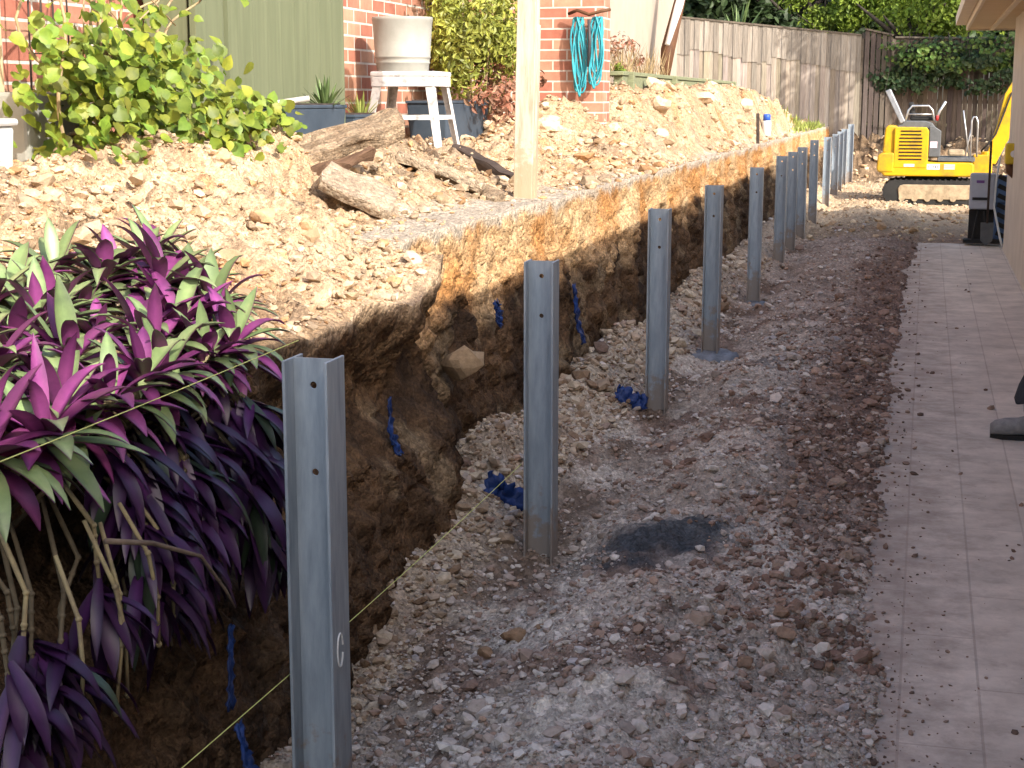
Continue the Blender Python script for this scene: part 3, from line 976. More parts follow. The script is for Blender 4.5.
POSTS = [  # x, y, top, base, rotation, label
    (-1.32, 3.235, 1.045, -.30, 0.5, 'galvanised steel post nearest the camera with a chalk ring on its side'),
    (-1.32, 5.42, 1.05, -.22, 2, 'second steel post from the front, rising left of the dark wet patch'),
    (-1.32, 8.01, 1.065, -.18, 1, 'third steel post from the front, standing before the lit trench wall'),
    (-1.32, 10.15, 1.075, -.14, -1, 'steel post standing in the hollow with a pale concrete collar'),
    (-1.32, 12.81, 1.08, -.12, 3, 'steel post right in front of the short dark stake on the bank'),
    (-1.42, 16.22, 1.055, -.14, 0, 'leftmost of the three close-set steel posts'),
    (-1.42, 17.59, 1.055, -.14, 2, 'middle one of the three close-set steel posts'),
    (-1.42, 19.03, 1.065, -.14, -2, 'rightmost of the three close-set steel posts'),
    (-1.42, 21.08, 1.10, -.12, 1, 'shaded steel post just past the three close-set ones'),
    (-1.42, 23.9, 1.075, -.10, 0, 'last steel post still in the house shadow'),
    (-1.42, 26.0, 1.075, -.10, 0, 'first sunlit steel post of the far end'),
    (-1.43, 27.6, 1.085, -.10, 2, 'second sunlit steel post of the far end'),
    (-1.44, 29.2, 1.10, -.10, -1, 'sunlit steel post next to the last one by the fence'),
    (-1.38, 30.4, 1.17, -.05, 0, 'farthest steel post, taller and brightly lit before the fence'),
]
for i, (x, y, top, base, rz, lab) in enumerate(POSTS):
    p = empty('steel_post', (x, y, base), R(rz), lab, 'post', 'steel posts along the trench')
    H = top - base
    wdt, dep, th = .108, .112, .0075
    tilt = (random.uniform(-.006, .006), random.uniform(-.006, .006)) if i not in (0, 1) else (0, 0)
    p.rotation_euler = (tilt[0], tilt[1], R(rz))
    b = MB()
    plate(b, wdt - 2 * th, 0, H, th * .8, [H - .20, H - .055] if i else [H - .265, H - .062], .0085)
    wb = b.build('web', M['steel'], p, bevel=0)
    for sx in (-1, 1):
        fb = MB()
        fb.box((sx * (wdt / 2 - th / 2), 0, H / 2), (th, dep, H))
        fl = fb.build('flange', M['steel'], p, bevel=.0012, seg=1)
        if i == 0 and sx == 1:
            cb = MB()
            pts = [(wdt / 2 + .001, -.012 + .017 * math.cos(a), .66 + .04 * math.sin(a)) for a in np.linspace(.2, 6.0, 26)]
            cb.tube(pts, .0026, 5)
            cb.build('chalk_mark', M['chalk'], fl)
    if i < 5:
        # rough collar of wet concrete poured round the foot
        rr = [0, 0, 0, .19, .12][i]
        if rr:
            n = 26
            gz = float(floor_h(x, y, False)) - base
            v, f = [(0, 0, gz + .035)], []
            for ring, (q, dz) in enumerate([(.5, .03), (.85, .018), (1.0, -.05)]):
                for k in range(n):
                    a = 2 * math.pi * k / n
                    r_ = rr * q * (1 + .22 * float(noise(math.cos(a) * 2 + i * 5, math.sin(a) * 2, ring * .2)))
                    v.append((r_ * math.cos(a) + .02, r_ * math.sin(a), gz + dz + .012 * random.uniform(-1, 1)))
            f += [(0, 1 + k, 1 + (k + 1) % n) for k in range(n)]
            for ring in range(2):
                o_ = 1 + ring * n
                f += [(o_ + k, o_ + n + k, o_ + n + (k + 1) % n, o_ + (k + 1) % n) for k in range(n)]
            MB().add(v, f).build('concrete_footing', M['concrete_wet'], p, smooth=True)

# builder's string lines
def string(x, z, y0, y1, label):
    b = MB()
    b.tube([(x, y, z - .012 * math.sin(math.pi * (y - y0) / (y1 - y0))) for y in np.linspace(y0, y1, 14)], .0012, 5)
    tag(b.build('string_line', M['string']), label, 'string')


string(-1.378, 1.075, .6, 3.29, 'yellow string stretched past the purple plants to the front post top')
string(-1.388, .30, 2.6, 5.40, 'yellow string running low between the first and second steel posts')


# ------------------------------------------------------------------ blue plastic scraps
def scrap(pts, wd, label, side=(0, 1, 0), seed=0):
    P = np.array(pts, float)
    n, m = 22, 7
    t = np.linspace(0, len(P) - 1, n)
    L = np.stack([np.interp(t, range(len(P)), P[:, k]) for k in range(3)], -1)
    s_ = np.array(side, float)
    V = []
    for i in range(n):
        for j in range(m):
            q = (j / (m - 1) - .5) * wd * (.75 + .5 * float(noise(i * .3, seed * 3.3)))
            d = np.array([noise(i * .45 + seed, j * .6, k * 3.1) for k in range(3)]).astype(float)
            V.append(L[i] + s_ * q + d * wd * .22)
    F = [(i * m + j, (i + 1) * m + j, (i + 1) * m + j + 1, i * m + j + 1) for i in range(n - 1) for j in range(m - 1)]
    o = MB().add(V, F).build('plastic_strip', M['blue_film'], smooth=True)
    md = o.modifiers.new('thickness', 'SOLIDIFY')
    md.thickness = .004
    return tag(o, label, 'plastic strip')


scrap([(-1.56, 3.27, .38), (-1.55, 3.24, .29), (-1.54, 3.21, .19)], .045, 'dark blue plastic strip hanging down the trench wall left of the front post', seed=1)
scrap([(-1.50, 3.16, .18), (-1.47, 3.13, .12), (-1.44, 3.11, .06)], .05, 'bright blue plastic scrap lying at the trench foot left of the front post', seed=2)
scrap([(-1.60, 5.66, float(floor_h(-1.6, 5.66)) + .05), (-1.50, 5.70, float(floor_h(-1.5, 5.7)) + .05), (-1.38, 5.74, float(floor_h(-1.38, 5.74)) + .05)], .11, 'deep blue plastic scrap on the ground left of the second post', side=(.2, .2, .95), seed=3)
scrap([(-1.73, 4.92, .62), (-1.72, 4.90, .50), (-1.70, 4.94, .42)], .06, 'blue plastic scrap stuck in the trench wall right of the front post', seed=4)
scrap([(-1.86, 6.75, .72), (-1.85, 6.80, .60)], .10, 'blue plastic scrap stuck high in the trench wall left of the second post', seed=5)
scrap([(-1.84, 8.3, .62), (-1.83, 8.35, .42), (-1.80, 8.4, .28)], .10, 'blue plastic strip in the shaded trench wall between second and third posts', seed=6)
scrap([(-1.52, 7.9, float(floor_h(-1.52, 7.9)) + .05), (-1.42, 7.93, float(floor_h(-1.42, 7.93)) + .05), (-1.36, 7.95, float(floor_h(-1.36, 7.95)) + .05)], .10, 'dark blue plastic scrap at the foot of the third post', side=(.2, .3, .9), seed=7)

# ------------------------------------------------------------------ slabs, logs and pipe on the heap
def chunk(name, c, size, rot, m, label, cat, seed, amp=.10, sub=4):
    bm = bmesh.new()
    bmesh.ops.create_cube(bm, size=1)
    bmesh.ops.subdivide_edges(bm, edges=bm.edges[:], cuts=sub, use_grid_fill=True)
    v = np.array([q.co[:] for q in bm.verts])
    f = [tuple(l.index for l in p.verts) for p in bm.faces]
    bm.free()
    s = np.array(size)
    rad = np.linalg.norm(v * np.array([1, 1, .6]), axis=1)
    v = v * (1 - .10 * ss(.5, .8, rad))[:, None]
    v = v * s
    d = np.stack([fbm(v[:, 0] * 6 + seed, v[:, 1] * 6 + k * 9, v[:, 2] * 6, 1, 3) for k in range(3)], -1)
    v = v + d * amp * min(size)*2
    o = MB().add(v, f).build(name, m)
    o.location = c
    o.rotation_euler = rot
    return tag(o, label, cat)


def on_bank(x, y, dz): return (x, y, float(bank_h(x, y, False)) + dz)


chunk('bark_slab', (-2.74, 6.80, 1.39), (.98, .16, .10), (R(24), R(-15), R(52)), M['bark'], 'long weathered grey log slab lying across the spoil heap', 'log', 2, .16, 6)
chunk('root_piece', (-2.64, 6.72, 1.30), (.50, .06, .06), (R(5), R(-20), R(50)), M['rootwood'], 'red-brown splintered root under the long log slab', 'root', 5, .35, 6)
chunk('concrete_slab', on_bank(-2.44, 6.55, .07), (.36, .26, .05), (R(22), R(25), R(20)), M['slab'], 'tilted flat brown slab right below the long log slab', 'slab', 7, .14)
chunk('concrete_slab', on_bank(-2.46, 7.85, .10), (.50, .32, .06), (R(-8), R(20), R(14)), M['slab'], 'broad flat greyish slab left of the white timber post foot', 'slab', 9, .14)
chunk('wood_offcut', on_bank(-2.23, 7.95, .03), (.17, .12, .07), (R(5), R(12), R(-20)), M['bark'], 'small dark wood offcut lying at the edge of the grey strip', 'offcut', 12, .2)
chunk('shadow_strip', on_bank(-2.62, 9.25, .05), (.62, .07, .09), (R(10), R(18), R(-32)), M['stake'], 'dark strip standing in for a shadow on the heap right of the white stool', 'shadow', 14, .12)  # dark bar added in place of a diagonal shadow on the heap
chunk('root_piece', on_bank(-2.95, 7.55, .06), (.75, .06, .06), (0, R(-4), R(62)), M['rootwood'], 'thin reddish branch lying behind the long log slab', 'branch', 16, .3, 5)
b = MB()
b.tube([(-.16, 0, 0), (.16, 0, .045)], .014, 16)
o = b.build('pvc_pipe', M['pvc'], smooth=True)
o.location = on_bank(-2.95, 6.85, .10)
o.rotation_euler = (0, 0, R(40))
tag(o, 'short pale grey pipe poking out of the heap below the spiky plant', 'pipe')

# timber post
p = empty('timber_post', (-2.135, 8.36, 1.0), 0, 'tall whitewashed timber post standing at the edge of the trench', 'post')
b = MB()
b.box((.02, 0, 1.05), (.105, .095, 2.1), (0, R(1.2), 0))
b.build('shaft', M['white_wood'], p, bevel=.004)
b2 = MB()
b2.box((.060, .018, .52), (.018, .05, 1.0), (0, R(1.2), 0))
b2.build('batten', M['white_wood'], p, bevel=.002)

# short dark stake and bottle on the ledge
b = MB()
b.box((0, 0, .14), (.035, .035, .42), (R(2), R(-2), .3))
o = b.build('stake', M['stake'], bevel=.003)
o.location = on_bank(-1.99, 19.3, .02)
tag(o, 'short dark stake driven into the trench edge', 'stake')
t = empty('spray_bottle', on_bank(-2.12, 21.7, .0), 0, 'white bottle with a blue cap standing on the trench ledge', 'bottle')
b = MB()
b.lathe([(.055, 0), (.062, .01), (.062, .17), (.052, .20), (.04, .212)], 20)
b.build('body', M['bottle'], t, smooth=True)
b = MB()
b.lathe([(.045, .205), (.052, .21), (.05, .285), (.035, .295)], 20)
b.build('cap', M['cap_blue'], t, smooth=True)

# ------------------------------------------------------------------ brick house on the left
hw = empty('brick_house', (-3.65, 12.9, 1.0), 0, 'red brick house with pale mortar behind the spoil heap', 'house')


def rel(mb_name, box_c, box_d, m, parent, base, bevel=0):
    bb = MB()
    bb.box(np.array(box_c) - np.array(base), box_d)
    return bb.build(mb_name, m, parent, bevel=bevel)


hb = (-3.65, 12.9, 1.0)
rel('wall', (-3.80, 6.9, 2.6), (.30, 11.98, 3.6), M['brick'], hw, hb)          # long side wall
rel('wall', (-3.285, 13.05, 2.6), (1.32, .30, 3.6), M['brick'], hw, hb)       # return wall with the hose
rel('plinth', (-3.66, 4.4, .9), (.06, 6.6, .5), M['concrete'], hw, hb)
rel('roof', (-5.2, 6.8, 4.5), (4.1, 12.9, .25), M['roof'], hw, hb)
# window in the side wall high up near the shed
wf = rel('window', (-3.655, 7.25, 2.72), (.05, .62, 1.1), M['white_metal'], hw, hb, .004)
gl = MB()
gl.box((-3.655 + .02 - hb[0] + .012, 7.25 - hb[1], 2.72 - hb[2]), (.012, .5, .98))
gl.build('pane', M['dark'], wf)

# green metal shed against the wall
sh = empty('garden_shed', (-3.3, 7.6, 1.0), 0, 'olive green metal shed with a dark gap beside its door', 'shed')


def ribbed(y0, y1, x, z0, z1, name, mid, rib=.18):
    ys = np.arange(y0, y1, .02)
    ys = np.append(ys, y1)
    xs = x + np.where((np.abs((ys - y0) % rib - rib / 2)) < .010, .0018, 0)
    v, f = [], []
    for q, yy in zip(xs, ys):
        for dx in (0, -.03):
            for zz in (z0, z1):
                v.append((q + dx + 3.3, yy - 7.6, zz - 1.0))
    n = len(ys)
    for i in range(n - 1):
        a, c = i * 4, (i + 1) * 4
        f += [(a, c, c + 1, a + 1), (a + 2, a + 3, c + 3, c + 2), (a + 1, c + 1, c + 3, a + 3), (a, a + 2, c + 2, c)]
    f += [(0, 1, 3, 2), ((n - 1) * 4, (n - 1) * 4 + 2, (n - 1) * 4 + 3, (n - 1) * 4 + 1)]
    return MB().add(v, f).build(name, mid, sh)


ribbed(6.71, 7.01, -3.28, 1.02, 3.3, 'side_panel', M['render_green'])
ribbed(7.06, 8.62, -3.28, 1.02, 3.3, 'door', M['render_green'])
b = MB()
b.box((-.14, .065, 1.1), (.22, 1.87, 2.2))
b.build('carcass', M['render_green'], sh)
b = MB()
b.box((-.02, -.565, 1.1), (.016, .05, 2.16))
b.build('gap', M['dark'], sh)
b = MB()
b.box((-.07, 0.08, 2.34), (.46, 2.0, .04), (0, R(4), 0))
b.build('roof', M['render_green'], sh)

# cream wall past the brick corner, with leaning pole
cw = tag(rel('rendered_wall', (-3.35, 16.9, 2.6), (.30, 7.35, 4.0), M['cream'], None, (0, 0, 0), .01), 'plain cream rendered wall beyond the brick corner', 'wall')
t = empty('folded_umbrella', (-3.0, 18.3, 1.7), 0, 'dark and white folded umbrella leaning against the cream wall end', 'umbrella')
b = MB()
b.tube([(0, 0, .05), (.03, 0.1, .5), (.22, .35, 1.5)], [.05, .085, .05], 12)
b.build('canopy', M['leather'], t, smooth=True)
b = MB()
b.tube([(.05, -.07, .55), (.15, .1, 1.0), (.25, .28, 1.52)], [.03, .05, .03], 10)
b.build('white_band', M['white'], t, smooth=True)
b = MB()
b.tube([(-.02, 0, -.25), (.0, .02, .1)], .02, 10)
b.build('tip', M['grey_panel'], t, smooth=True)


# ------------------------------------------------------------------ foliage helpers
def leaf_cloud(name, pts, nrm, size, mid, parent=None, shape=1.9, cols=None, fold=.25, heart=False):
    """one mesh of many folded pointed leaves: each has a midrib and two halves"""
    n = len(pts)
    a = rng.normal(size=(n, 3))
    nrm = nrm / (np.linalg.norm(nrm, axis=1)[:, None] + 1e-9)
    u = np.cross(nrm, a)
    u /= np.linalg.norm(u, axis=1)[:, None] + 1e-9
    v = np.cross(nrm, u)
    s = np.broadcast_to(size, (n,)) * rng.uniform(.65, 1.3, n)
    s = s[:, None]
    wd = s / shape
    if heart:
        rim = [(-.44, 0), (-.50, .20), (-.34, .42), (-.08, .50), (.16, .38), (.36, .17), (.52, 0), (.36, -.17), (.16, -.38), (-.08, -.50), (-.34, -.42), (-.50, -.20)]
    else:
        rim = [(-.5, 0), (-.3, .32), (-.08, .5), (.18, .42), (.36, .2), (.5, 0), (.36, -.2), (.18, -.42), (-.08, -.5), (-.3, -.32)]
    curl = rng.uniform(.05, .35, (n, 1))
    pp = [pts + u * s * .02]
    for (a_, b_) in rim:
        pp.append(pts + u * s * a_ + v * wd * b_ + nrm * s * (fold * abs(b_) - curl * (a_ + .1) ** 2))
    m_ = len(rim)
    V = np.stack(pp, 1).reshape(-1, 3)
    k = np.arange(n)[:, None] * (m_ + 1)
    T = np.concatenate([k + np.array([[0, 1 + i, 1 + (i + 1) % m_]]) for i in range(m_)], 0)
    if cols is None:
        cols = np.ones((n, 3)) * rng.uniform(.6, 1.35, (n, 1))
        cols[:, 0] *= rng.uniform(.8, 1.25, n)
    C = np.repeat(cols, m_ + 1, 0)
    return raw_mesh(name, V, T, C, M[mid], parent=parent, smooth=heart)


def crown_pts(n, c, rad, clumps=14, seed=1, spread=.42, shell=.55):
    r = np.random.default_rng(seed)
    c = np.array(c, float)
    rad = np.array(rad, float)
    d = r.normal(size=(clumps, 3))
    d /= np.linalg.norm(d, axis=1)[:, None]
    cc = d * r.uniform(shell, 1, (clumps, 1)) ** .6
    cc[:, 2] = np.where(cc[:, 2] < -.5, cc[:, 2] * .6, cc[:, 2])
    k = r.integers(0, clumps, n)
    g = r.normal(size=(n, 3))
    g /= np.linalg.norm(g, axis=1)[:, None]
    rr = r.uniform(0, 1, (n, 1)) ** .45 * spread * r.uniform(.7, 1.2, clumps)[k][:, None]
    p = cc[k] + g * rr
    nn = g + .6 * cc[k] + np.array([0, 0, .5]) + r.normal(size=(n, 3)) * .5
    return c + p * rad, nn, k


def tree(name, base, crown_c, rad, n, leaf, mid, label, tr=.12, seed=1, clumps=16, group=None, limbs=6, cat='tree'):
    t = empty(name, base, 0, label, cat, group)
    base = np.array(base)
    cc = np.array(crown_c) - base
    b = MB()
    top = cc + np.array([0, 0, rad[2] * .2])
    pts = [np.array([0, 0, -.2]), cc * np.array([.25, .25, .45]), cc * np.array([.7, .7, .8]), top]
    b.tube(pts, [tr * 1.25, tr, tr * .75, tr * .25], 10)
    r = np.random.default_rng(seed + 50)
    for k in range(limbs):
        q = pts[1] + (pts[2] - pts[1]) * r.uniform(.3, 1.0)
        d = r.normal(size=3) * np.array(rad) * .55
        d[2] = abs(d[2]) * .6 + .1 * rad[2]
        b.tube([q, q + d * .5 + np.array([0, 0, .1]), q + d + np.array([0, 0, .25])], [tr * .5, tr * .32, tr * .1], 7)
    b.build('trunk', M['trunk'], t, smooth=True)
    p, nn, k = crown_pts(n, cc, rad, clumps, seed, .42 if n != 9000 or leaf > .2 else .27)
    tone = np.random.default_rng(seed + 9).uniform(.7, 1.3, clumps)[k][:, None]
    cols = np.ones((n, 3)) * tone * rng.uniform(.7, 1.3, (n, 1))
    leaf_cloud('crown', p, nn, leaf, mid, t, cols=cols)
    return t


def blade_leaf(mb, base, direc, length, width, droop, upm=0, dnm=1, col=(1, 1, 1), seg=7, side_hint=None, fold=.28, two=True):
    """lance-shaped leaf with a folded midrib, upper and lower skins"""
    d = Vector(direc).normalized()
    s = d.cross(Vector((0, 0, 1)))
    if s.length < .1: s = Vector((random.uniform(-1, 1), random.uniform(-1, 1), 0))
    s.normalize()
    p = Vector(base)
    up = s.cross(d)
    rows = []
    for i in range(seg + 1):
        t = i / seg
        wv = width * (math.sin(math.pi * min(1, t * .93 + .1)) ** .75) * (1 if t < .97 else .15)
        if i == seg: wv = width * .02
        rows.append((p.copy(), s.copy(), up.copy(), wv / 2))
        dd = d + Vector((0, 0, -droop * t))
        d = dd.normalized()
        s2 = d.cross(Vector((0, 0, 1)))
        if s2.length > .15:
            s2.normalize()
            if s2.dot(s) < 0: s2 = -s2
            s = (s * .6 + s2 * .4).normalized()
        up = s.cross(d).normalized()
        p = p + d * (length / seg)
    for layer in ((0, 1) if two else (0,)):
        V, F = [], []
        for (q, s_, u_, hw_) in rows:
            off = u_ * (-.0022 * layer)
            V += [tuple(q - s_ * hw_ + u_ * hw_ * fold + off), tuple(q + off), tuple(q + s_ * hw_ + u_ * hw_ * fold + off)]
        for i in range(seg):
            a = i * 3
            for j in (0, 1):
                f = (a + j, a + j + 1, a + 3 + j + 1, a + 3 + j)
                F.append(f if layer == 0 else f[::-1])
        k = random.uniform(.6, 1.25)
        st = random.uniform(1.0, 1.55)                  # paler stripe along the midrib
        cc_ = np.array(col) * k * np.array([[.78], [st], [.78]] * (seg + 1))
        cc_ = cc_ * np.repeat(np.linspace(1.1, .85, seg + 1), 3)[:, None]
        mb.add(V, F, upm if layer == 0 else dnm, cc_)


# ------------------------------------------------------------------ purple-leaved plants on the bank
LEAFM = [M['leaf_stripe'], M['leaf_purple']]


def rosette(pos, scale, tilt, label, group, n=18, green=.5, dirc=(0, 0, 1)):
    t = empty('purple_plant', pos, 0, label, 'plant', group)
    b = MB()
    ax = Vector(dirc).normalized()
    q = ax.to_track_quat('Z', 'X')
    for i in range(n):
        t_ = i / n
        az = i * 2.39996 + random.uniform(-.3, .3)
        el = R(2 + 56 * t_ ** 1.2 + random.uniform(-12, 12))
        d = q @ Vector((math.cos(az) * math.cos(el), math.sin(az) * math.cos(el), math.sin(el)))
        L = scale * (1.05 - .4 * abs(t_ - .45)) * random.uniform(.8, 1.15)
        g = random.random() < green
        blade_leaf(b, q @ Vector((math.cos(az) * .012, math.sin(az) * .012, .02 + .05 * t_)), d, L, scale * .24 * random.uniform(.75, 1.25), random.uniform(.08, .45), 0 if g else 1, 1)
    b.build('leaves', LEAFM, t, smooth=True, fix=False)
    b = MB()
    b.tube([tuple(ax * -.10), (0, 0, 0), tuple(ax * .06)], [.012, .014, .008], 7)
    b.build('stem', M['stem_pale'], t, smooth=True)
    return t


def hanging(pos, fall, scale, label, group, n=16, lean=(0, 0), span=1.0):
    """stem that drops over the lip with a drooping tuft of purple leaves at its end"""
    t = empty('trailing_plant', pos, 0, label, 'plant', group)
    e = Vector((.06 + lean[0], lean[1], -fall))
    wig = lambda: random.uniform(-.05, .05) * min(1, fall * 2.5)
    m1 = Vector((.05 + lean[0] * .3, lean[1] * .2 + wig(), -fall * random.uniform(.22, .4)))
    m2 = Vector((.05 + lean[0] * .7, lean[1] * .6 + wig(), -fall * random.uniform(.55, .75)))
    b = MB()
    pts = [Vector((-.01, 0, .02)), Vector((-.01, 0, .02)), m1, e]
    b.tube([Vector((-.09, -.01, -.05)), Vector((-.01, 0, .02)), m1.lerp(Vector((-.01, 0, .02)), .4), m1, m1.lerp(m2, .5), m2, e], [.006, .0058, .0055, .005, .005, .0045, .004], 7)
    for k in range(5):                                   # leaf scars give the jointed look
        q = m1.lerp(m2, k / 3) if k < 3 else m2.lerp(e, (k - 3) / 2 + .1)
        b.tube([q - Vector((0, 0, .006)), q, q + Vector((0, 0, .006))], [.0045, .0075, .0045], 7)
    b.build('stem', M['stem_pale'] if random.random() < .2 else M['stem_dark'], t, smooth=True)
    b = MB()
    for i in range(n):
        t_ = i / n
        az = i * 2.39996
        el = R(-20 - 55 * t_ + random.uniform(-12, 12))
        d = Vector((math.cos(az) * math.cos(el) + .25, math.sin(az) * math.cos(el), math.sin(el)))
        u_ = span * random.uniform(0, 1) ** 1.4
        o_ = e.lerp(pts[2], u_ * 1.6) if u_ < .62 else pts[2].lerp(pts[1], (u_ - .62) * 2.4)
        blade_leaf(b, o_, d, scale * random.uniform(.8, 1.2), scale * .19 * random.uniform(.75, 1.25), random.uniform(.2, .6), 1 if random.random() < .86 else 0, 1, (.17, .20, .30))  # leaf colour turned down: the deep shade is put into it
    b.build('leaves', LEAFM, t, smooth=True, fix=False)
    return t


ROS = []
r2 = np.random.default_rng(21)
cand = []
for k in range(3000):
    x, y = r2.uniform(-2.20, -1.69), r2.uniform(2.5, 4.6)
    lim = 3.66 + (-x - 1.73) * 1.30
    if y > lim or y < 2.5 + (-x - 1.73) * 1.5: continue
    if all((x - a) ** 2 + (y - c) ** 2 > .122 ** 2 for a, c in cand):
        cand.append((x, y))
    if len(cand) >= 62: break
for (x, y) in cand:
    z = float(bank_h(x, y, False))
    edge = ss(-2.0, -1.72, x)
    g = 'purple plants on the sunlit bank top'
    rosette((x, y, z + .0), random.uniform(.13, .195), 0, 'purple and green lance-leaved plant growing on the sunlit bank beside the front post', g, n=random.randint(18, 25),
            green=.85 if x < -1.9 else .5, dirc=(.25 + .5 * float(edge) + random.uniform(-.25, .25), random.uniform(-.35, .25), 1))
for k in range(38):
    y = r2.uniform(2.86, 3.52)
    x = -1.69 + r2.uniform(-.02, .06)
    fall = r2.uniform(.03, .46) * (1 if y > 3.0 else .7)
    hanging((x, y, .88 + r2.uniform(-.06, .05)), fall, r2.uniform(.14, .22), 'purple plant with shade-darkened leaves trailing down the trench wall', 'purple plants trailing over the lip', n=int(r2.integers(12, 19)), lean=(r2.uniform(-.02, .05), r2.uniform(-.08, .08)))
for k in range(8):
    hanging((-1.67 + r2.uniform(-.02, .05), 2.36 + .05 * k + r2.uniform(-.03, .03), .84 + r2.uniform(-.05, .04)), r2.uniform(.22, .52), .17, 'purple plant hanging from a long bare stem at the lower left corner', 'purple plants low at the trench foot', n=13, span=float(r2.uniform(.2, .55)), lean=(r2.uniform(-.02, .05), r2.uniform(-.14, .14)))
# bare stems and a dead stick over the trench
for k, (y, z0, z1, lean) in enumerate([(2.66, .80, .42, .05), (2.72, .78, .40, -.06), (2.80, .80, .48, .05), (2.55, .76, .42, -.03), (2.88, .78, .52, .04)]):
    b = MB()
    pts = [(-1.58, y, z0), (-1.53, y + lean * .4, (z0 + z1) / 2 + .05), (-1.52, y + lean * .7, (z0 + z1) / 2 - .05), (-1.53, y + lean, z1)]
    b.tube(pts, [.0045, .005, .0045, .004], 7)
    for q in pts[1:]:
        b.tube([(q[0], q[1], q[2] - .006), q, (q[0], q[1], q[2] + .006)], [.0045, .0075, .0045], 7)
    tag(b.build('bare_stem', M['stem_pale'], smooth=True), 'pale jointed bare stem hanging down the shaded trench wall', 'stem', 'bare stems over the trench')
b = MB()
b.tube([(-1.50, 2.60, .78), (-1.48, 2.75, .735), (-1.46, 2.92, .66), (-1.45, 3.02, .55), (-1.45, 3.06, .50)], [.006, .0055, .0045, .0035, .002], 7)
tag(b.build('dead_stick', M['twig'], smooth=True), 'long thin dead stick poking out across the trailing purple leaves', 'stick')

# ------------------------------------------------------------------ lime vine on wire trellis, top left
def heart_leaf_plant():
    t = empty('lime_vine', (-3.05, 5.72, 1.32), 0, 'sprawling lime green vine with twisted tan stems beside the shed', 'vine')
    n = 1900
    r = np.random.default_rng(5)
    # main drape: along y, falling forward
    yy = r.normal(0, .30, n) - .06
    zz = np.clip(r.normal(.36, .24, n), -.04, .95)
    xx = r.normal(.0, .12, n) - .18 * zz + .05
    k = r.uniform(size=n) < .16
    yy[k] = r.uniform(.4, 1.15, k.sum()); zz[k] = r.uniform(.12, .36, k.sum()) - .1 * (yy[k] - .4); xx[k] = r.normal(.12, .06, k.sum())
    keep = ~((zz > .55) & (r.uniform(size=n) < .7))
    P = np.stack([xx, yy, zz], -1)[keep]
    N = np.stack([r.normal(.8, .5, len(P)), r.normal(-.4, .5, len(P)), r.normal(.6, .4, len(P))], -1)
    leaf_cloud('leaves', P, N, .056, 'leaf_lime', t, shape=1.1, fold=.22, heart=True)
    b = MB()
    for j in range(11):
        y0 = r.uniform(-.35, .35)
        pts = [(-.1, y0, -.15), (-.12, y0 + r.uniform(-.15, .15), .25), (-.2 + r.uniform(-.05, .15), y0 + r.uniform(-.3, .35), .6), (-.22 + r.uniform(-.05, .2), y0 + r.uniform(-.5, .55), r.uniform(.7, 1.1)), (-.15 + r.uniform(0, .2), y0 + r.uniform(-.2, .6), r.uniform(.45, .9))]
        P_ = [Vector(q) for q in pts]
        fine = []
        for i in range(len(P_) - 1):
            a_, b_, c_, d_ = P_[max(i - 1, 0)], P_[i], P_[i + 1], P_[min(i + 2, len(P_) - 1)]
            for s_ in np.linspace(0, 1, 6)[:-1]:
                fine.append(.5 * ((2 * b_) + (c_ - a_) * s_ + (2 * a_ - 5 * b_ + 4 * c_ - d_) * s_ ** 2 + (3 * b_ - a_ - 3 * c_ + d_) * s_ ** 3))
        fine.append(P_[-1])
        b.tube(fine, np.linspace(.009, .003, len(fine)), 6)
    b.build('stems', M['stem_tan'], t, smooth=True)


heart_leaf_plant()
t = empty('wire_trellis', (-3.42, 5.72, 1.2), 0, 'rusty wire trellis standing behind the lime vine', 'trellis')
for yy in (-.2, -.1, 0.0, .12):
    b = MB()
    b.tube([(0, yy, 0), (0, yy * .8, 1.5)], .004, 6)
    b.build('upright', M['wire'], t)
for zz in (.3, .6, .9, 1.2):
    b = MB()
    b.tube([(.005, -.2, zz), (.005, .12, zz + .005)], .003, 6)
    b.build('rung', M['wire'], t)
# block and tub at the far left
tag(rel('concrete_block', (-3.42, 5.52, 1.40), (.22, .42, .50), M['pot'], None, (0, 0, 0), .015), 'grey-green concrete block in front of the brick wall at the left', 'block')
t = empty('plastic_tub', (-3.14, 4.60, 1.24), R(12), 'translucent white plastic tub beside the concrete block at the left', 'tub')
b = MB()
b.box((0, 0, .15), (.26, .30, .30), taper=1.12)
b.build('body', M['bottle'], t, bevel=.025, seg=3)
b = MB()
b.box((0, 0, .305), (.31, .35, .025))
b.build('lid', M['bottle'], t, bevel=.01)
tag(rel('timber_sleeper_stack', (-3.52, 5.10, 1.95), (.1, .66, 1.3), M['soffit'], None, (0, 0, 0), .01), 'tan timber boards stacked against the brick at the far left', 'boards')

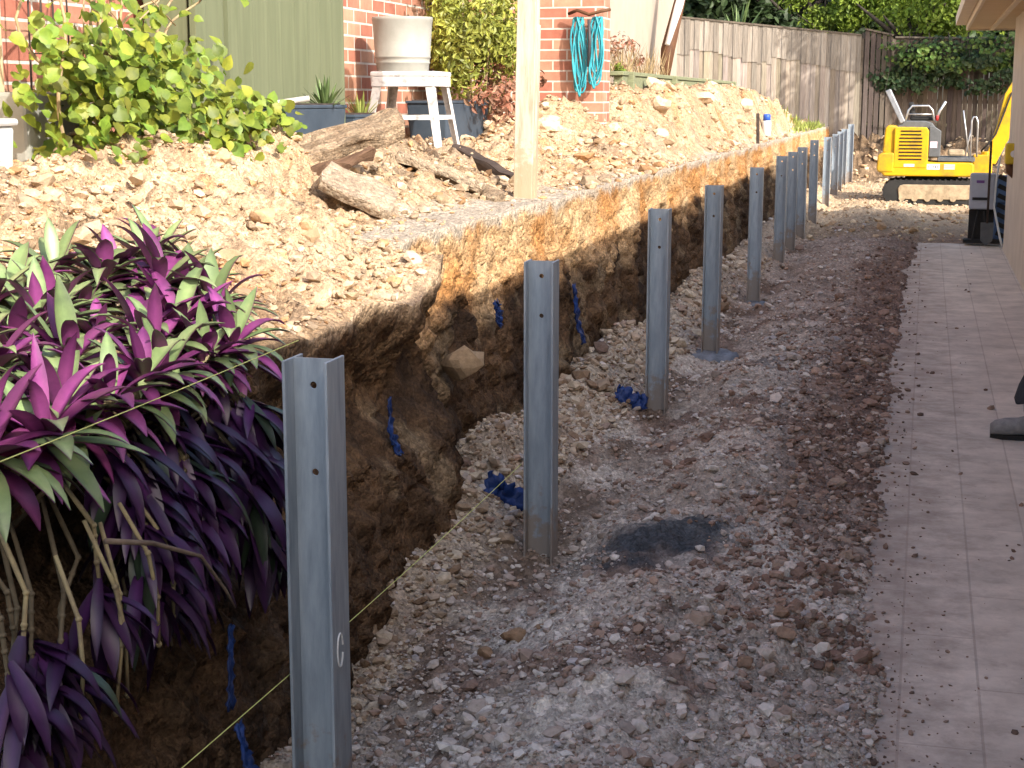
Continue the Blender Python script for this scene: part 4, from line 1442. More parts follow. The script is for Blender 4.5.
# ------------------------------------------------------------------ stool with pot
st = empty('metal_stool', (-3.24, 9.72, 1.36), R(3), 'chipped white metal stool under the big round pot', 'stool')
hs, ht = .185, .44
b = MB()
b.box((0, 0, ht - .018), (.43, .43, .036))
b.build('seat', M['white_metal'], st, bevel=.012)
b = MB()
for sx, sy in ((1, 0), (-1, 0), (0, 1), (0, -1)):
    b.box((sx * .206, sy * .206, ht - .065), (.012 if sx else .40, .012 if sy else .40, .06))
b.build('apron', M['white_metal'], st, bevel=.002)
for sx in (-1, 1):
    for sy in (-1, 1):
        b = MB()
        a = Vector((sx * .195, sy * .195, ht - .05))
        c = Vector((sx * .262, sy * .262, -.06))
        n = Vector((sx, sy, 0)).normalized()
        s_ = Vector((-n.y, n.x, 0))
        # folded sheet leg: two flanges meeting at the corner
        for side in (-1, 1):
            v = []
            for q, wq in ((a, .052), (c, .036)):
                inn = q + s_ * side * wq * .75 - n * wq * .75
                v += [tuple(q), tuple(inn), tuple(q - n * .006), tuple(inn - n * .006)]
            b.add(v, [(0, 1, 5, 4), (2, 6, 7, 3), (0, 4, 6, 2), (1, 3, 7, 5), (0, 2, 3, 1), (4, 5, 7, 6)])
        b.build('leg', M['white_metal'], st)
b = MB()
for sx, sy in ((1, 0), (-1, 0), (0, 1), (0, -1)):
    b.box((sx * .226, sy * .226, .15), (.008 if sx else .43, .008 if sy else .43, .028))
b.build('stretcher', M['white_metal'], st)
pt = empty('planter_pot', (-3.31, 9.76, 1.36 + ht), 0, 'large grey-cream round pot standing on the white stool', 'pot')
b = MB()
b.lathe([(.160, 0), (.168, .006), (.172, .05), (.177, .053), (.177, .062), (.174, .066), (.177, .085), (.182, .088), (.182, .097), (.179, .10), (.193, .31), (.197, .325), (.197, .345), (.185, .345), (.175, .30), (.0, .28)], 48)
b.build('body', M['pot'], pt, smooth=True)
b = MB()
b.lathe([(.172, .27), (.172, .285), (.06, .30), (0, .302)], 32)
b.build('potting_soil', M['stake'], pt)

# ------------------------------------------------------------------ planters, bush and spiky plant
def trough(x, y, z, L, wd, h, rz, label):
    t = empty('planter_trough', (x, y, z), rz, label, 'planter')
    b = MB()
    b.box((0, 0, h / 2), (wd, L, h), taper=1.08)
    b.build('box', M['planter'], t, bevel=.01)
    b = MB()
    b.box((0, 0, h + .006), (wd * 1.12, L * 1.10, .018))
    b.build('rim', M['planter'], t, bevel=.004)
    b = MB()
    b.box((0, 0, h + .018), (wd * .95, L * .95, .01))
    b.build('potting_soil', M['stake'], t)
    return t


trough(-3.14, 7.55, 1.40, .80, .20, .18, 0, 'slate grey planter trough with the spiky plant in front of the green shed')
trough(-3.30, 10.75, 1.34, 1.0, .26, .26, 0, 'dark slate planter trough behind the white stool')
trough(-3.36, 9.0, 1.32, .55, .2, .2, 0, 'small slate planter beside the stool leg, under the grassy weeds')


def spiky(name, pos, n, L, wd, label, mid='leaf_spike', el=(15, 80), droop=.1, cat='plant', group=None, r0=.02):
    t = empty(name, pos, 0, label, cat, group)
    b = MB()
    for i in range(n):
        az = i * 2.39996 + random.uniform(-.3, .3)
        e_ = R(random.uniform(*el))
        d = Vector((math.cos(az) * math.cos(e_), math.sin(az) * math.cos(e_), math.sin(e_)))
        blade_leaf(b, (math.cos(az) * r0, math.sin(az) * r0, 0), d, L * random.uniform(.7, 1.15), wd, droop * random.uniform(.3, 1.5), 0, 0, two=False, seg=5)
    b.build('leaves', M[mid], t, fix=False)
    b = MB()
    b.tube([(0, 0, -.06), (0, 0, .03)], [.02, .012], 7)
    b.build('stem', M['stem_pale'], t)
    return t


spiky('spiky_plant', (-3.10, 7.85, 1.57), 34, .17, .018, 'dark green spiky plant in the slate trough by the shed')
spiky('weed_clump', (-3.38, 9.15, 1.50), 34, .17, .010, 'yellow-green grassy weeds in the small planter left of the stool', 'grass', (35, 85))

bt = empty('garden_bush', (-3.25, 11.4, 1.35), 0, 'big yellow-green bush in the brick corner beside the pot', 'bush')
p, nn, k = crown_pts(7500, (.0, -.1, .82), (.30, .66, .60), 24, 3, .5)
tone = np.random.default_rng(8).uniform(.65, 1.3, 24)[k][:, None]
leaf_cloud('leaves', p, nn, .055, 'leaf_bush', bt, shape=2.4, cols=np.ones((len(p), 3)) * tone * rng.uniform(.65, 1.35, (len(p), 1)))
p, nn, k = crown_pts(700, (.1, .1, .30), (.34, .75, .20), 12, 4, .5)
leaf_cloud('dry_leaves', p, nn, .06, 'leaf_red', bt, shape=2.2)
b = MB()
for j in range(9):
    a = j * 2.4
    b.tube([(.02 * math.cos(a), .1 * math.sin(a), -.05), (.12 * math.cos(a), .35 * math.sin(a), .5), (.22 * math.cos(a), .6 * math.sin(a), 1.0 + .2 * random.random())], [.012, .009, .004], 6)
b.build('stems', M['stem_tan'], bt, smooth=True)

# ------------------------------------------------------------------ turquoise hose on the brick return wall
hz = empty('garden_hose', (-2.74, 12.84, 2.29), 0, 'coiled turquoise garden hose hanging on the red brick wall', 'hose')
HV = [1, .93, 1.07, .86, 1.02, .95]
for sx, wd_, hh in ((-.075, .045, .60), (.085, .05, .54)):
    b = MB()
    for q in range(6):
        dx = (q - 2.5) * .012
        pts = []
        for a in np.linspace(0, 2 * math.pi, 30):
            pts.append((sx + dx + wd_ * math.sin(a) * (.35 + .13 * ((q * 5) % 6)) + .012 * math.sin(a * 3 + q * 1.7) + .02 * (1 - math.cos(a)) * (.5 if sx < 0 else -.5), -.02 - .010 * (q % 3) + .006 * math.cos(a * 2 + q), -hh / 2 * HV[q] + hh / 2 * HV[q] * math.cos(a)))
        b.tube(pts, .0085, 6)
    b.build('hose_coil', M['hose'], hz, smooth=True)
b = MB()
b.tube([(-.16, -.02, .03), (-.08, -.06, .055), (.02, -.06, .02), (.12, -.06, .045), (.19, -.02, .06)], .014, 8)
b.build('hanger', M['leather'], hz, smooth=True)
b = MB()
b.tube([(.02, -.07, -.02), (.03, -.07, -.2), (.02, -.08, -.4)], [.012, .016, .01], 8)
b.build('nozzle', M['hose_dark'], hz, smooth=True)

# ------------------------------------------------------------------ sleeper garden bed, weeds and fence
gb = empty('garden_bed', (-2.88, 19.4, 1.55), 0, 'greenish timber garden bed edge running in front of the cream wall and fence', 'garden bed')
b = MB()
b.box((0, 0, .17), (.09, 9.0, .26))
b.build('sleeper', M['sleeper'], gb, bevel=.008)
b = MB()
b.box((-.05, 0, .322), (.22, 9.1, .04))
b.build('cap_board', M['sleeper'], gb, bevel=.006)
for dy in (-4.2, -1.5, 1.4, 4.2):
    b = MB()
    b.box((.075, dy, .10), (.06, .09, .48))
    b.build('peg', M['sleeper'], gb, bevel=.006)

wd = empty('dry_weeds', (-3.03, 16.6, 1.84), 0, 'dry straw-coloured weeds growing in front of the cream wall', 'weeds')
b = MB()
for i in range(240):
    x0, y0 = random.uniform(-.1, .1), random.uniform(-1.6, 1.7)
    blade_leaf(b, (x0, y0, 0), (random.uniform(-.5, .5), random.uniform(-.5, .3), 1), random.uniform(.12, .45), .010, random.uniform(.05, .4), 0, 0, two=False, seg=4)
b.build('stalks', M['straw'], wd, fix=False)
p, nn, k = crown_pts(260, (0, -.6, .20), (.12, .9, .22), 9, 14, .4)
leaf_cloud('leaves', p, nn, .045, 'leaf_red', wd)
ts = empty('small_shrub', (-3.0, 15.2, 1.55), 0, 'small bright green shrub at the foot of the cream wall', 'shrub')
p, nn, k = crown_pts(420, (0, 0, .2), (.13, .18, .22), 8, 15, .5)
leaf_cloud('leaves', p, nn, .05, 'leaf_lime', ts)
b = MB()
b.tube([(0, 0, -.1), (0, .02, .22)], [.012, .006], 6)
b.build('stem', M['stem_tan'], ts)


def fence(name, x0, x1, y0, y1, top0, top1, h, label, tint, seed, gap=.0):
    f = empty(name, (x0, y0, 0), 0, label, 'fence')
    r = np.random.default_rng(seed)
    L = math.hypot(x1 - x0, y1 - y0)
    n = int(L / .098)
    ang = math.atan2(y1 - y0, x1 - x0)
    b = MB()
    for i in range(n):
        s = (i + .5) / n
        x, y = (x1 - x0) * s, (y1 - y0) * s
        tp = top0 + (top1 - top0) * s + r.uniform(-.012, .012)
        ht = h + r.uniform(-.02, .06)
        k = r.uniform(.68, 1.25) * np.array([1, r.uniform(.94, 1.02), r.uniform(.86, 1.04)])
        off = .014 * (i % 2) + r.uniform(-.004, .004)
        b.box((x - off * math.sin(ang) * -1, y - off * math.cos(ang), tp - ht / 2), (.102 - gap, .013, ht), (0, r.uniform(-.004, .004), ang), col=np.array(tint) * k)
        if not gap:                                     # a second, shorter course of palings lapped over the top
            h2 = .62 + r.uniform(-.02, .02) + .06 * (int(s * 9) % 3)
            b.box((x, y - off - .018, tp - h2 / 2 + .004), (.1, .012, h2), (0, r.uniform(-.004, .004), ang), col=np.array(tint) * r.uniform(.66, 1.15))
    b.build('palings', M['fence_paling'], f)
    b = MB()
    for dz in (.14, h * .52, h - .25):
        a = Vector((0, .045, top0 - dz)); c = Vector((x1 - x0, y1 - y0 + .045, top1 - dz))
        b.bar(a, c, .07, .04)
    b.build('rails', M['fence_rail'], f)
    b = MB()
    b.bar(Vector((0, -.01, top0 + .015)), Vector((x1 - x0, y1 - y0 - .01, top1 + .015)), .035, .09)
    b.build('capping', M['fence_rail'], f)
    np_ = max(2, int(L / 2.4) + 1)
    for k in range(np_):
        s = k / (np_ - 1)
        b = MB()
        b.box(((x1 - x0) * s, (y1 - y0) * s + .12, (top0 + (top1 - top0) * s) - h / 2 - .15), (.1, .1, h + .2))
        b.build('post', M['fence_rail'], f)
    return f


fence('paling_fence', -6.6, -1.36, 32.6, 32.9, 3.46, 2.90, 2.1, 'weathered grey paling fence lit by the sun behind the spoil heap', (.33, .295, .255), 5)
fence('paling_fence', -1.30, -.74, 32.95, 33.1, 3.02, 2.9, 2.4, 'narrow shade-darkened fence panel of uneven palings at the fence corner', (.13, .11, .095), 6, .010)  # low tint carries the tree shade in the paling colour
fence('paling_fence', -.70, 5.5, 33.2, 33.5, 2.86, 2.75, 2.4, 'shade-darkened paling fence overhung with vines behind the excavator', (.12, .095, .08), 7, .010)  # palings tinted dark, the shade of the trees painted in
# the upper half of the first fence carries a second course of short palings
# ------------------------------------------------------------------ trees and plants behind the fence
tree('dark_conifer', (-5.6, 37.5, 1.05), (-5.4, 37.5, 4.2), (2.2, 1.6, 2.6), 9000, .26, 'leaf_dark', 'dark evergreen tree behind the left end of the paling fence', .16, 31, 22)
tree('dark_conifer', (-2.9, 38.8, 1.05), (-2.9, 38.6, 4.3), (2.2, 1.6, 2.8), 9000, .26, 'leaf_dark', 'dark evergreen tree behind the middle of the paling fence', .16, 32, 22)
tree('dark_conifer', (.6, 39.5, 1.05), (.6, 39.3, 4.5), (2.4, 1.6, 3.0), 5200, .25, 'leaf_dark', 'dark evergreen tree behind the shade-darkened fence and excavator', .16, 33, 22)
tree('dark_conifer', (-8.4, 38, 1.05), (-8.4, 38, 4.4), (2.2, 1.6, 2.8), 4200, .25, 'leaf_dark', 'dark evergreen tree behind the cream wall', .16, 34, 20)
tree('dark_conifer', (4.2, 39.5, 1.05), (4.2, 39.3, 4.5), (2.6, 1.6, 3.0), 4600, .25, 'leaf_dark', 'dark evergreen tree behind the house roof on the right', .16, 36, 20)
tree('dark_conifer', (-4.3, 40.8, 1.05), (-4.3, 40.6, 4.6), (2.4, 1.4, 3.0), 9000, .26, 'leaf_dark', 'dark evergreen tree farthest back, between the two above the sunlit fence', .16, 35, 22)
tree('feathery_tree', (-2.3, 35.3, 1.05), (-2.25, 35.3, 3.85), (1.0, .6, .95), 4200, .12, 'leaf_bright', 'bright feathery lime tree sunlit above the fence', .05, 37, 16)
tree('garden_tree', (-.98, 34.6, 1.05), (.25, 35.3, 3.9), (1.9, .9, 1.4), 7000, .12, 'leaf_bright', 'leafy green tree with a dark trunk at the fence corner', .17, 38, 24)
tree('garden_tree', (5.0, 30.6, .9), (4.0, 29.9, 5.4), (3.0, 1.8, 2.0), 9000, .17, 'leaf_mid', 'tall shade tree standing right of the excavator beyond the porch', .16, 39, 44)
spiky('yucca_plant', (-3.95, 33.8, 2.75), 34, .95, .07, 'spiky yucca rising above the middle of the sunlit fence', 'leaf_spike', (25, 85), .08)
spiky('yucca_plant', (-5.65, 33.8, 3.0), 22, .85, .08, 'pale green strappy plant above the left end of the fence', 'leaf_bright', (30, 85), .12)
# vine hanging over the shade-darkened fence
vt = empty('fence_vine', (.4, 32.9, 1.2), 0, 'dark leafy vine hanging over the fence behind the excavator', 'vine')
p, nn, k = crown_pts(2100, (.2, .02, .98), (1.75, .24, .66), 26, 44, .30, .2)
nn = nn + np.array([0, -1.2, 0])
leaf_cloud('leaves', p, nn, .11, 'leaf_dark', vt, shape=1.4)
p, nn, k = crown_pts(800, (.2, -.05, 1.3), (1.7, .2, .5), 20, 45, .3, .2)
leaf_cloud('lit_leaves', p, nn + np.array([0, -1.2, .4]), .10, 'leaf_mid', vt, shape=1.4)  # brighter leaf layer paints sunlit spots into the vine
b = MB()
for j in range(9):
    x0 = -1.2 + j * .38
    b.tube([(x0, .1, 1.75), (x0 + .05, -.05, 1.2), (x0 + random.uniform(-.2, .2), -.08, .5)], [.012, .008, .004], 6)
b.build('stems', M['trunk'], vt)
# neighbour's house seen over the fence
nb = empty('neighbour_house', (-1.6, 44, 1.0), 0, 'pale roofed neighbouring house glimpsed over the fence', 'house')
b = MB()
b.box((0, 0, 1.3), (3.6, 3, 2.6))
b.build('wall', M['cream'], nb)
b = MB()
b.prism([(-2.1, 2.6), (2.1, 2.6), (0, 3.5)], -1.8, 1.8)
b.build('roof', M['roof_pale'], nb)
# grass tuft on the ledge by the far posts
X = rng.normal(-1.98, .2, 900)
Y = rng.normal(28.8, 1.3, 900)
b = MB()
for x, y in zip(X, Y):
    if x > float(lip_x(np.array(y))) - .02: continue
    blade_leaf(b, (x, y, float(bank_h(x, y, False)) - .01), (random.uniform(-.6, .6), random.uniform(-.6, .6), 1), random.uniform(.08, .2), .02, .3, 0, 0, two=False, seg=3)
tag(b.build('grass', M['grass'], fix=False), kind='stuff')

# ------------------------------------------------------------------ mini excavator
ex = empty('mini_excavator', (.06, 25.5, 0.03), 0, 'yellow mini excavator parked side-on at the end of the trench', 'excavator')


ex.scale = (.96, .96, .98)


def track(y):
    t = MB()
    # rubber belt: stadium profile
    L0, L1, r = -.52, .66, .185
    prof = []
    for a in np.linspace(math.pi / 2, 3 * math.pi / 2, 12): prof.append((L0 + r * math.cos(a), r + r * math.sin(a)))
    for a in np.linspace(-math.pi / 2, math.pi / 2, 12): prof.append((L1 + r * math.cos(a), r + r * math.sin(a)))
    t.prism(prof, y - .115, y + .115)
    belt = t.build('track', M['black'], ex)
    fr = MB()
    prof2 = [(-.44, .29), (-.47, .24), (-.45, .10), (-.38, .075), (.62, .075), (.72, .12), (.74, .24), (.66, .305), (-.38, .305)]
    fr.prism(prof2, y - .135, y + .135)
    fr.build('track_frame', M['dust'], belt, bevel=.012)
    lg = MB()
    n = 40
    P = prof + prof[:1]
    d = np.cumsum([0] + [math.dist(P[i], P[i + 1]) for i in range(len(P) - 1)])
    for q in np.linspace(0, d[-1], n, endpoint=False):
        i = int(np.searchsorted(d, q, 'right')) - 1
        s = (q - d[i]) / max(1e-6, d[i + 1] - d[i])
        x = P[i][0] + (P[i + 1][0] - P[i][0]) * s
        z = P[i][1] + (P[i + 1][1] - P[i][1]) * s
        a = math.atan2(P[i + 1][1] - P[i][1], P[i + 1][0] - P[i][0])
        lg.box((x, y, z), (.03, .225, .03), (0, -a, 0))
    lg.build('tread', M['black'], belt)
    for wx in (-.40, -.2, 0, .2, .4):
        rl = MB()
        rl.tube([(wx, y - .139, .09), (wx, y + .139, .09)], .05, 14)
        rl.build('roller', M['dust'], belt)


track(-.39)
track(.39)
b = MB()
b.box((.05, 0, .30), (.85, .55, .22))
b.build('undercarriage', M['black'], ex, bevel=.01)
b = MB()
b.prism([(.98, .05), (1.02, .03), (1.05, .30), (1.02, .36), (.985, .33)], -.48, .48)
b.build('dozer_blade', M['yellow'], ex, bevel=.006)
# lower body
b = MB()
b.prism([(-.76, .50), (-.70, .43), (.66, .43), (.70, .50), (.70, .62), (.66, .655), (.10, .655), (-.72, .70), (-.78, .66)], -.46, .46)
bd = b.build('body', M['yellow'], ex, bevel=.025, seg=3)
b = MB()
b.prism([(-.82, .53), (-.79, .49), (-.55, .49), (-.55, .80), (-.74, .80), (-.81, .76)], -.475, .475)
b.build('counterweight', M['yellow'], ex, bevel=.03, seg=3)
b = MB()
b.prism([(-.74, .80), (-.52, .74), (-.52, 1.22), (-.66, 1.235), (-.71, 1.18)], -.42, .42)
b.build('engine_cover', M['yellow'], ex, bevel=.03, seg=3)
b = MB()
b.prism([(-.56, .56), (-.04, .56), (-.02, .62), (-.02, 1.14), (-.06, 1.20), (-.54, 1.205), (-.56, 1.17)], -.468, -.30)
sp = b.build('side_panel', M['yellow'], ex, bevel=.018, seg=3)
b = MB()
for k in range(9):
    z = .70 + k * .055
    b.box((-.30, -.470, z), (.36 if k < 7 else .32, .012, .020))
b.build('grille', M['dark'], sp)
b = MB()
b.box((-.31, -.4695, .605), (.17, .005, .045))
b.build('decal', M['pink'], sp)
b = MB()
b.prism([(-.54, .72), (.13, .72), (.13, 1.10), (.10, 1.16), (.02, 1.27), (-.10, 1.30), (-.40, 1.30), (-.46, 1.24), (-.54, 1.20)], -.296, .42)
b.build('hood', M['grey_panel'], ex, bevel=.02, seg=3)
b = MB()
b.prism([(-.015, .74), (.17, .74), (.17, 1.14), (.05, 1.22), (-.015, 1.215)], -.455, -.31)
sp2 = b.build('side_cover', M['grey_panel'], ex, bevel=.012)
b = MB()
b.box((.06, -.458, .93), (.11, .004, .10))
b.build('decal', M['pink'], sp2)
b = MB()
b.box((.42, 0, .70), (.58, .90, .06))
b.build('floor_plate', M['grey_panel'], ex, bevel=.008)
# body decals: white plate with dark strokes, and a striped one
b = MB()
b.box((.07, -.462, .585), (.20, .006, .085))
dc = b.build('decal', M['white'], bd)
b = MB()
for k, dx in enumerate((-.07, -.035, .0, .035, .07)):
    b.box((.07 + dx, -.4655, .585), (.012, .003, .05 if k % 2 else .035))
b.build('lettering', M['dark'], dc)
b = MB()
for k in range(3):
    b.box((.32, -.462, .555 + k * .03), (.17, .006, .015))
b.build('striped_decal', M['white'], bd)
# seat
b = MB()
b.box((-.12, 0.0, 1.335), (.42, .44, .07))
b.box((-.30, 0.0, 1.46), (.08, .42, .26), (0, R(-12), 0))
b.build('seat', M['black'], ex, bevel=.03, seg=3)
b = MB()
b.tube([(-.40, -.26, 1.28), (-.36, -.26, 1.46), (-.30, -.26, 1.53), (-.04, -.26, 1.53), (.02, -.26, 1.46), (.05, -.26, 1.30)], .016, 8)
b.tube([(-.36, -.26, 1.40), (.03, -.26, 1.40)], .010, 8)
b.build('seat_rail', M['chrome'], ex, smooth=True)
b = MB()
b.bar((-.44, -.25, 1.27), (-.70, -.25, 1.78), .085, .06)
b.build('roll_bar', M['grey_tube'], ex, bevel=.012)
b = MB()
b.bar((-.44, .25, 1.27), (-.70, .25, 1.78), .085, .06)
b.build('roll_bar', M['grey_tube'], ex, bevel=.012)
b = MB()
b.tube([(.07, -.22, 1.28), (.13, -.22, 1.45), (.22, -.22, 1.60)], .020, 8)
lv = b.build('armrest_lever', M['chrome'], ex, smooth=True)
b = MB()
b.tube([(.09, -.245, 1.30), (.10, -.245, 1.38)], .024, 8)
b.build('grip', M['red'], lv, smooth=True)
for (x0, z0, x1, z1) in ((.62, .74, .50, 1.46), (.56, .74, .64, 1.20)):
    b = MB()
    b.tube([(x0, -.2, z0), ((x0 + x1) / 2, -.2, (z0 + z1) / 2), (x1, -.2, z1)], .011, 8)
    b.build('lever', M['chrome'], ex, smooth=True)
b = MB()
b.tube([(.64, -.30, .74), (.635, -.30, 1.30), (.66, -.30, 1.36), (.70, -.30, 1.36), (.73, -.30, 1.28), (.74, -.30, .74)], .013, 8)
b.build('handrail', M['chrome'], ex, smooth=True)
b = MB()
b.box((.42, -.1, .80), (.26, .4, .10))
b.build('foot_pedals', M['dust'], ex, bevel=.03)
# swing post, boom, arm, bucket
b = MB()
b.box((.84, -.05, .60), (.30, .30, .34))
b.tube([(.90, -.05, .42), (.90, -.05, .82)], .09, 14)
b.build('swing_post', M['yellow'], ex, bevel=.015)
b = MB()
b.prism([(.86, .66), (1.04, .62), (1.24, 1.05), (1.42, 1.62), (2.06, 1.98), (2.02, 2.10), (1.62, 2.08), (1.24, 1.92), (1.13, 1.72), (1.02, 1.18)], -.13, .03)
b.build('boom', M['yellow'], ex, bevel=.012)
b = MB()
b.prism([(1.92, 2.16), (2.12, 2.10), (2.46, .92), (2.36, .88)], -.12, .02)
b.build('arm', M['yellow'], ex, bevel=.012)
b = MB()
b.prism([(2.34, .92), (2.48, .90), (2.50, .70), (2.36, .46), (2.10, .40), (1.98, .52), (2.12, .50), (2.28, .60)], -.24, .14)
b.build('bucket', M['grey_panel'], ex, bevel=.008)
b = MB()
b.tube([(1.0, -.05, .60), (1.20, -.05, 1.0)], .045, 12)
cy = b.build('cylinder', M['grey_panel'], ex, smooth=True)
b = MB()
b.tube([(1.20, -.05, 1.0), (1.40, -.05, 1.55)], .022, 10)
b.build('rod', M['chrome'], cy, smooth=True)
b = MB()
b.tube([(.80, -.16, .82), (.92, -.18, .95), (1.02, -.16, 1.1), (1.12, -.16, 1.4), (1.22, -.16, 1.72), (1.4, -.15, 1.9)], .014, 8)
b.build('hose', M['black'], ex, smooth=True)

# ------------------------------------------------------------------ house on the right
HB = (2.0, 8.0, 0)
hr = empty('rendered_house', HB, 0, 'taupe rendered house with boarded eaves along the paved path', 'house')
rel('wall', (5.0, 2.0, 1.2225), (6.2, 20.6, 2.525), M['house'], hr, HB)
rel('wall', (3.87, 15.05, 1.2225), (6.0, 5.5, 2.525), M['house'], hr, HB)
rel('soffit', (3.5, 4.96, 2.50), (6.1, 31.32, .03), M['soffit'], hr, HB)
fs = rel('fascia', (.435, 4.96, 2.56), (.03, 31.38, .17), M['fascia'], hr, HB, .004)
rel('fascia', (3.5, 20.635, 2.56), (6.1, .03, .17), M['fascia'], hr, HB, .004)
b = MB()
b.prism([(-.06, 0), (0.06, 0), (.065, .11), (.05, .115), (-.05, .115), (-.065, .11)], -15.71, 15.71)
gt = b.build('gutter', M['fascia'], hr)
gt.location = (.355 - HB[0], 4.96 - HB[1], 2.54)
for dx in (0.72, 1.35):
    rel('soffit_batten', (dx, 4.96, 2.477), (.05, 31.2, .02), M['fascia'], hr, HB)
rel('soffit_batten', (3.5, 20.47, 2.477), (5.9, .05, .022), M['fascia'], hr, HB)
# hipped roof
b = MB()
x0, x1, y0, y1, z0 = .38, 10.2, -10.75, 20.70, 2.66
v = [(x0, y0, z0), (x1, y0, z0), (x1, y1, z0), (x0, y1, z0), (5.3, y0 + 4.9, z0 + 1.75), (5.3, y1 - 4.9, z0 + 1.75)]
v = [(a - HB[0], c - HB[1], d - HB[2]) for a, c, d in v]
b.add(v, [(0, 1, 4), (1, 2, 5, 4), (2, 3, 5), (3, 0, 4, 5), (0, 3, 2, 1)])
b.build('roof', M['roof'], hr)
for (x, y) in ((2.6, 20.4), (5.6, 20.4), (1.6, 9.0), (1.6, 5.0)):
    rel('porch_post', (x, y, 1.235), (.11, .11, 2.5), M['fascia'], hr, HB, .006)

# things leaning at the corner of the house
tt = empty('tool_case', (.64, 18.35, .03), R(-4), 'grey upright tool case on a black stand by the house corner', 'tool case')
b = MB()
b.box((0, 0, .58), (.27, .20, .40))
cs = b.build('case', M['case'], tt, bevel=.018, seg=3)
b = MB()
b.box((-.02, -.103, .69), (.085, .006, .03))
b.build('tag', M['purple_tag'], cs)
b = MB()
b.box((-.02, -.103, .50), (.16, .012, .03))
b.build('latch', M['black'], cs)
b = MB()
b.box((.02, .02, .02), (.40, .26, .04))
b.box((0, .06, .22), (.27, .05, .36))
for sx in (-1, 1):
    b.bar((sx * .08, -.1, .03), (sx * .03, -.08, .36), .02, .02)
b.build('stand', M['black'], tt, bevel=.004)
sv = empty('shovel', (.70, 18.05, .02), 0, 'dark-handled shovel standing upright in front of the tool case', 'shovel')
b = MB()
b.tube([(0, 0, .25), (.0, .10, 1.15)], .013, 8)
b.build('handle', M['stake'], sv, smooth=True)
b = MB()
b.prism([(-.07, .26), (.07, .26), (.065, .06), (0, 0), (-.065, .06)], -.006, .006)
b.build('blade', M['grey_panel'], sv, bevel=.002)
b = MB()
b.tube([(.80, 18.1, 1.0), (.775, 18.15, .72), (.765, 18.12, .45), (.84, 17.98, .12), (.87, 17.95, .02)], .012, 8)
tag(b.build('bent_pipe', M['bottle'], smooth=True), 'thin bent white pipe leaning at the house corner', 'pipe')
bc = empty('plastic_crate', (.865, 18.35, .02), R(8), 'dull blue slatted crate standing behind the bent white pipe', 'crate')
b = MB()
for k in range(7):
    b.box((0, -.09, .10 + k * .105), (.16, .012, .05), (0, R(25), 0))
b.build('slats', M['black'], bc)
b = MB()
b.box((0, 0, .62), (.17, .16, .30))
b.box((0, .05, .25), (.16, .04, .5))
b.build('body', M['case_blue'], bc, bevel=.01)
yb = empty('wall_reel', (.87, 16.8, 1.08), 0, 'small yellow reel box fixed to the house wall corner', 'reel')
b = MB()
b.box((0, 0, 0), (.16, .22, .21))
bx = b.build('box', M['boxyellow'], yb, bevel=.02, seg=3)
b = MB()
b.tube([(-.0, -.112, 0), (-.0, -.120, 0)], .035, 14)
b.build('hub', M['white'], bx)
b = MB()
b.tube([(-.05, -.05, -.09), (-.02, -.06, -.17), (.06, -.06, -.27), (.09, -.06, -.15)], [.03, .05, .04, .02], 8)
b.build('strap', M['leather'], yb, smooth=True)


# ------------------------------------------------------------------ person at the right edge, stepping along the path
def skin_obj(name, verts, edges, radii, m, parent, root=0, lvl=2):
    me = bpy.data.meshes.new(name)
    me.from_pydata(verts, edges, [])
    o = bpy.data.objects.new(name, me)
    COL.objects.link(o)
    o.parent = parent
    md = o.modifiers.new('skin', 'SKIN')
    md.use_smooth_shade = True
    lay = me.skin_vertices[0].data if me.skin_vertices else None
    if lay is None:
        bm = bmesh.new()
        bm.from_mesh(me)
        bm.verts.layers.skin.verify()
        bm.to_mesh(me)
        bm.free()
        lay = me.skin_vertices[0].data
    for i, r in enumerate(radii):
        lay[i].radius = (r, r) if np.isscalar(r) else r
        lay[i].use_root = (i == root)
    sb = o.modifiers.new('sub', 'SUBSURF')
    sb.levels = sb.render_levels = lvl
    me.materials.append(m)
    return o


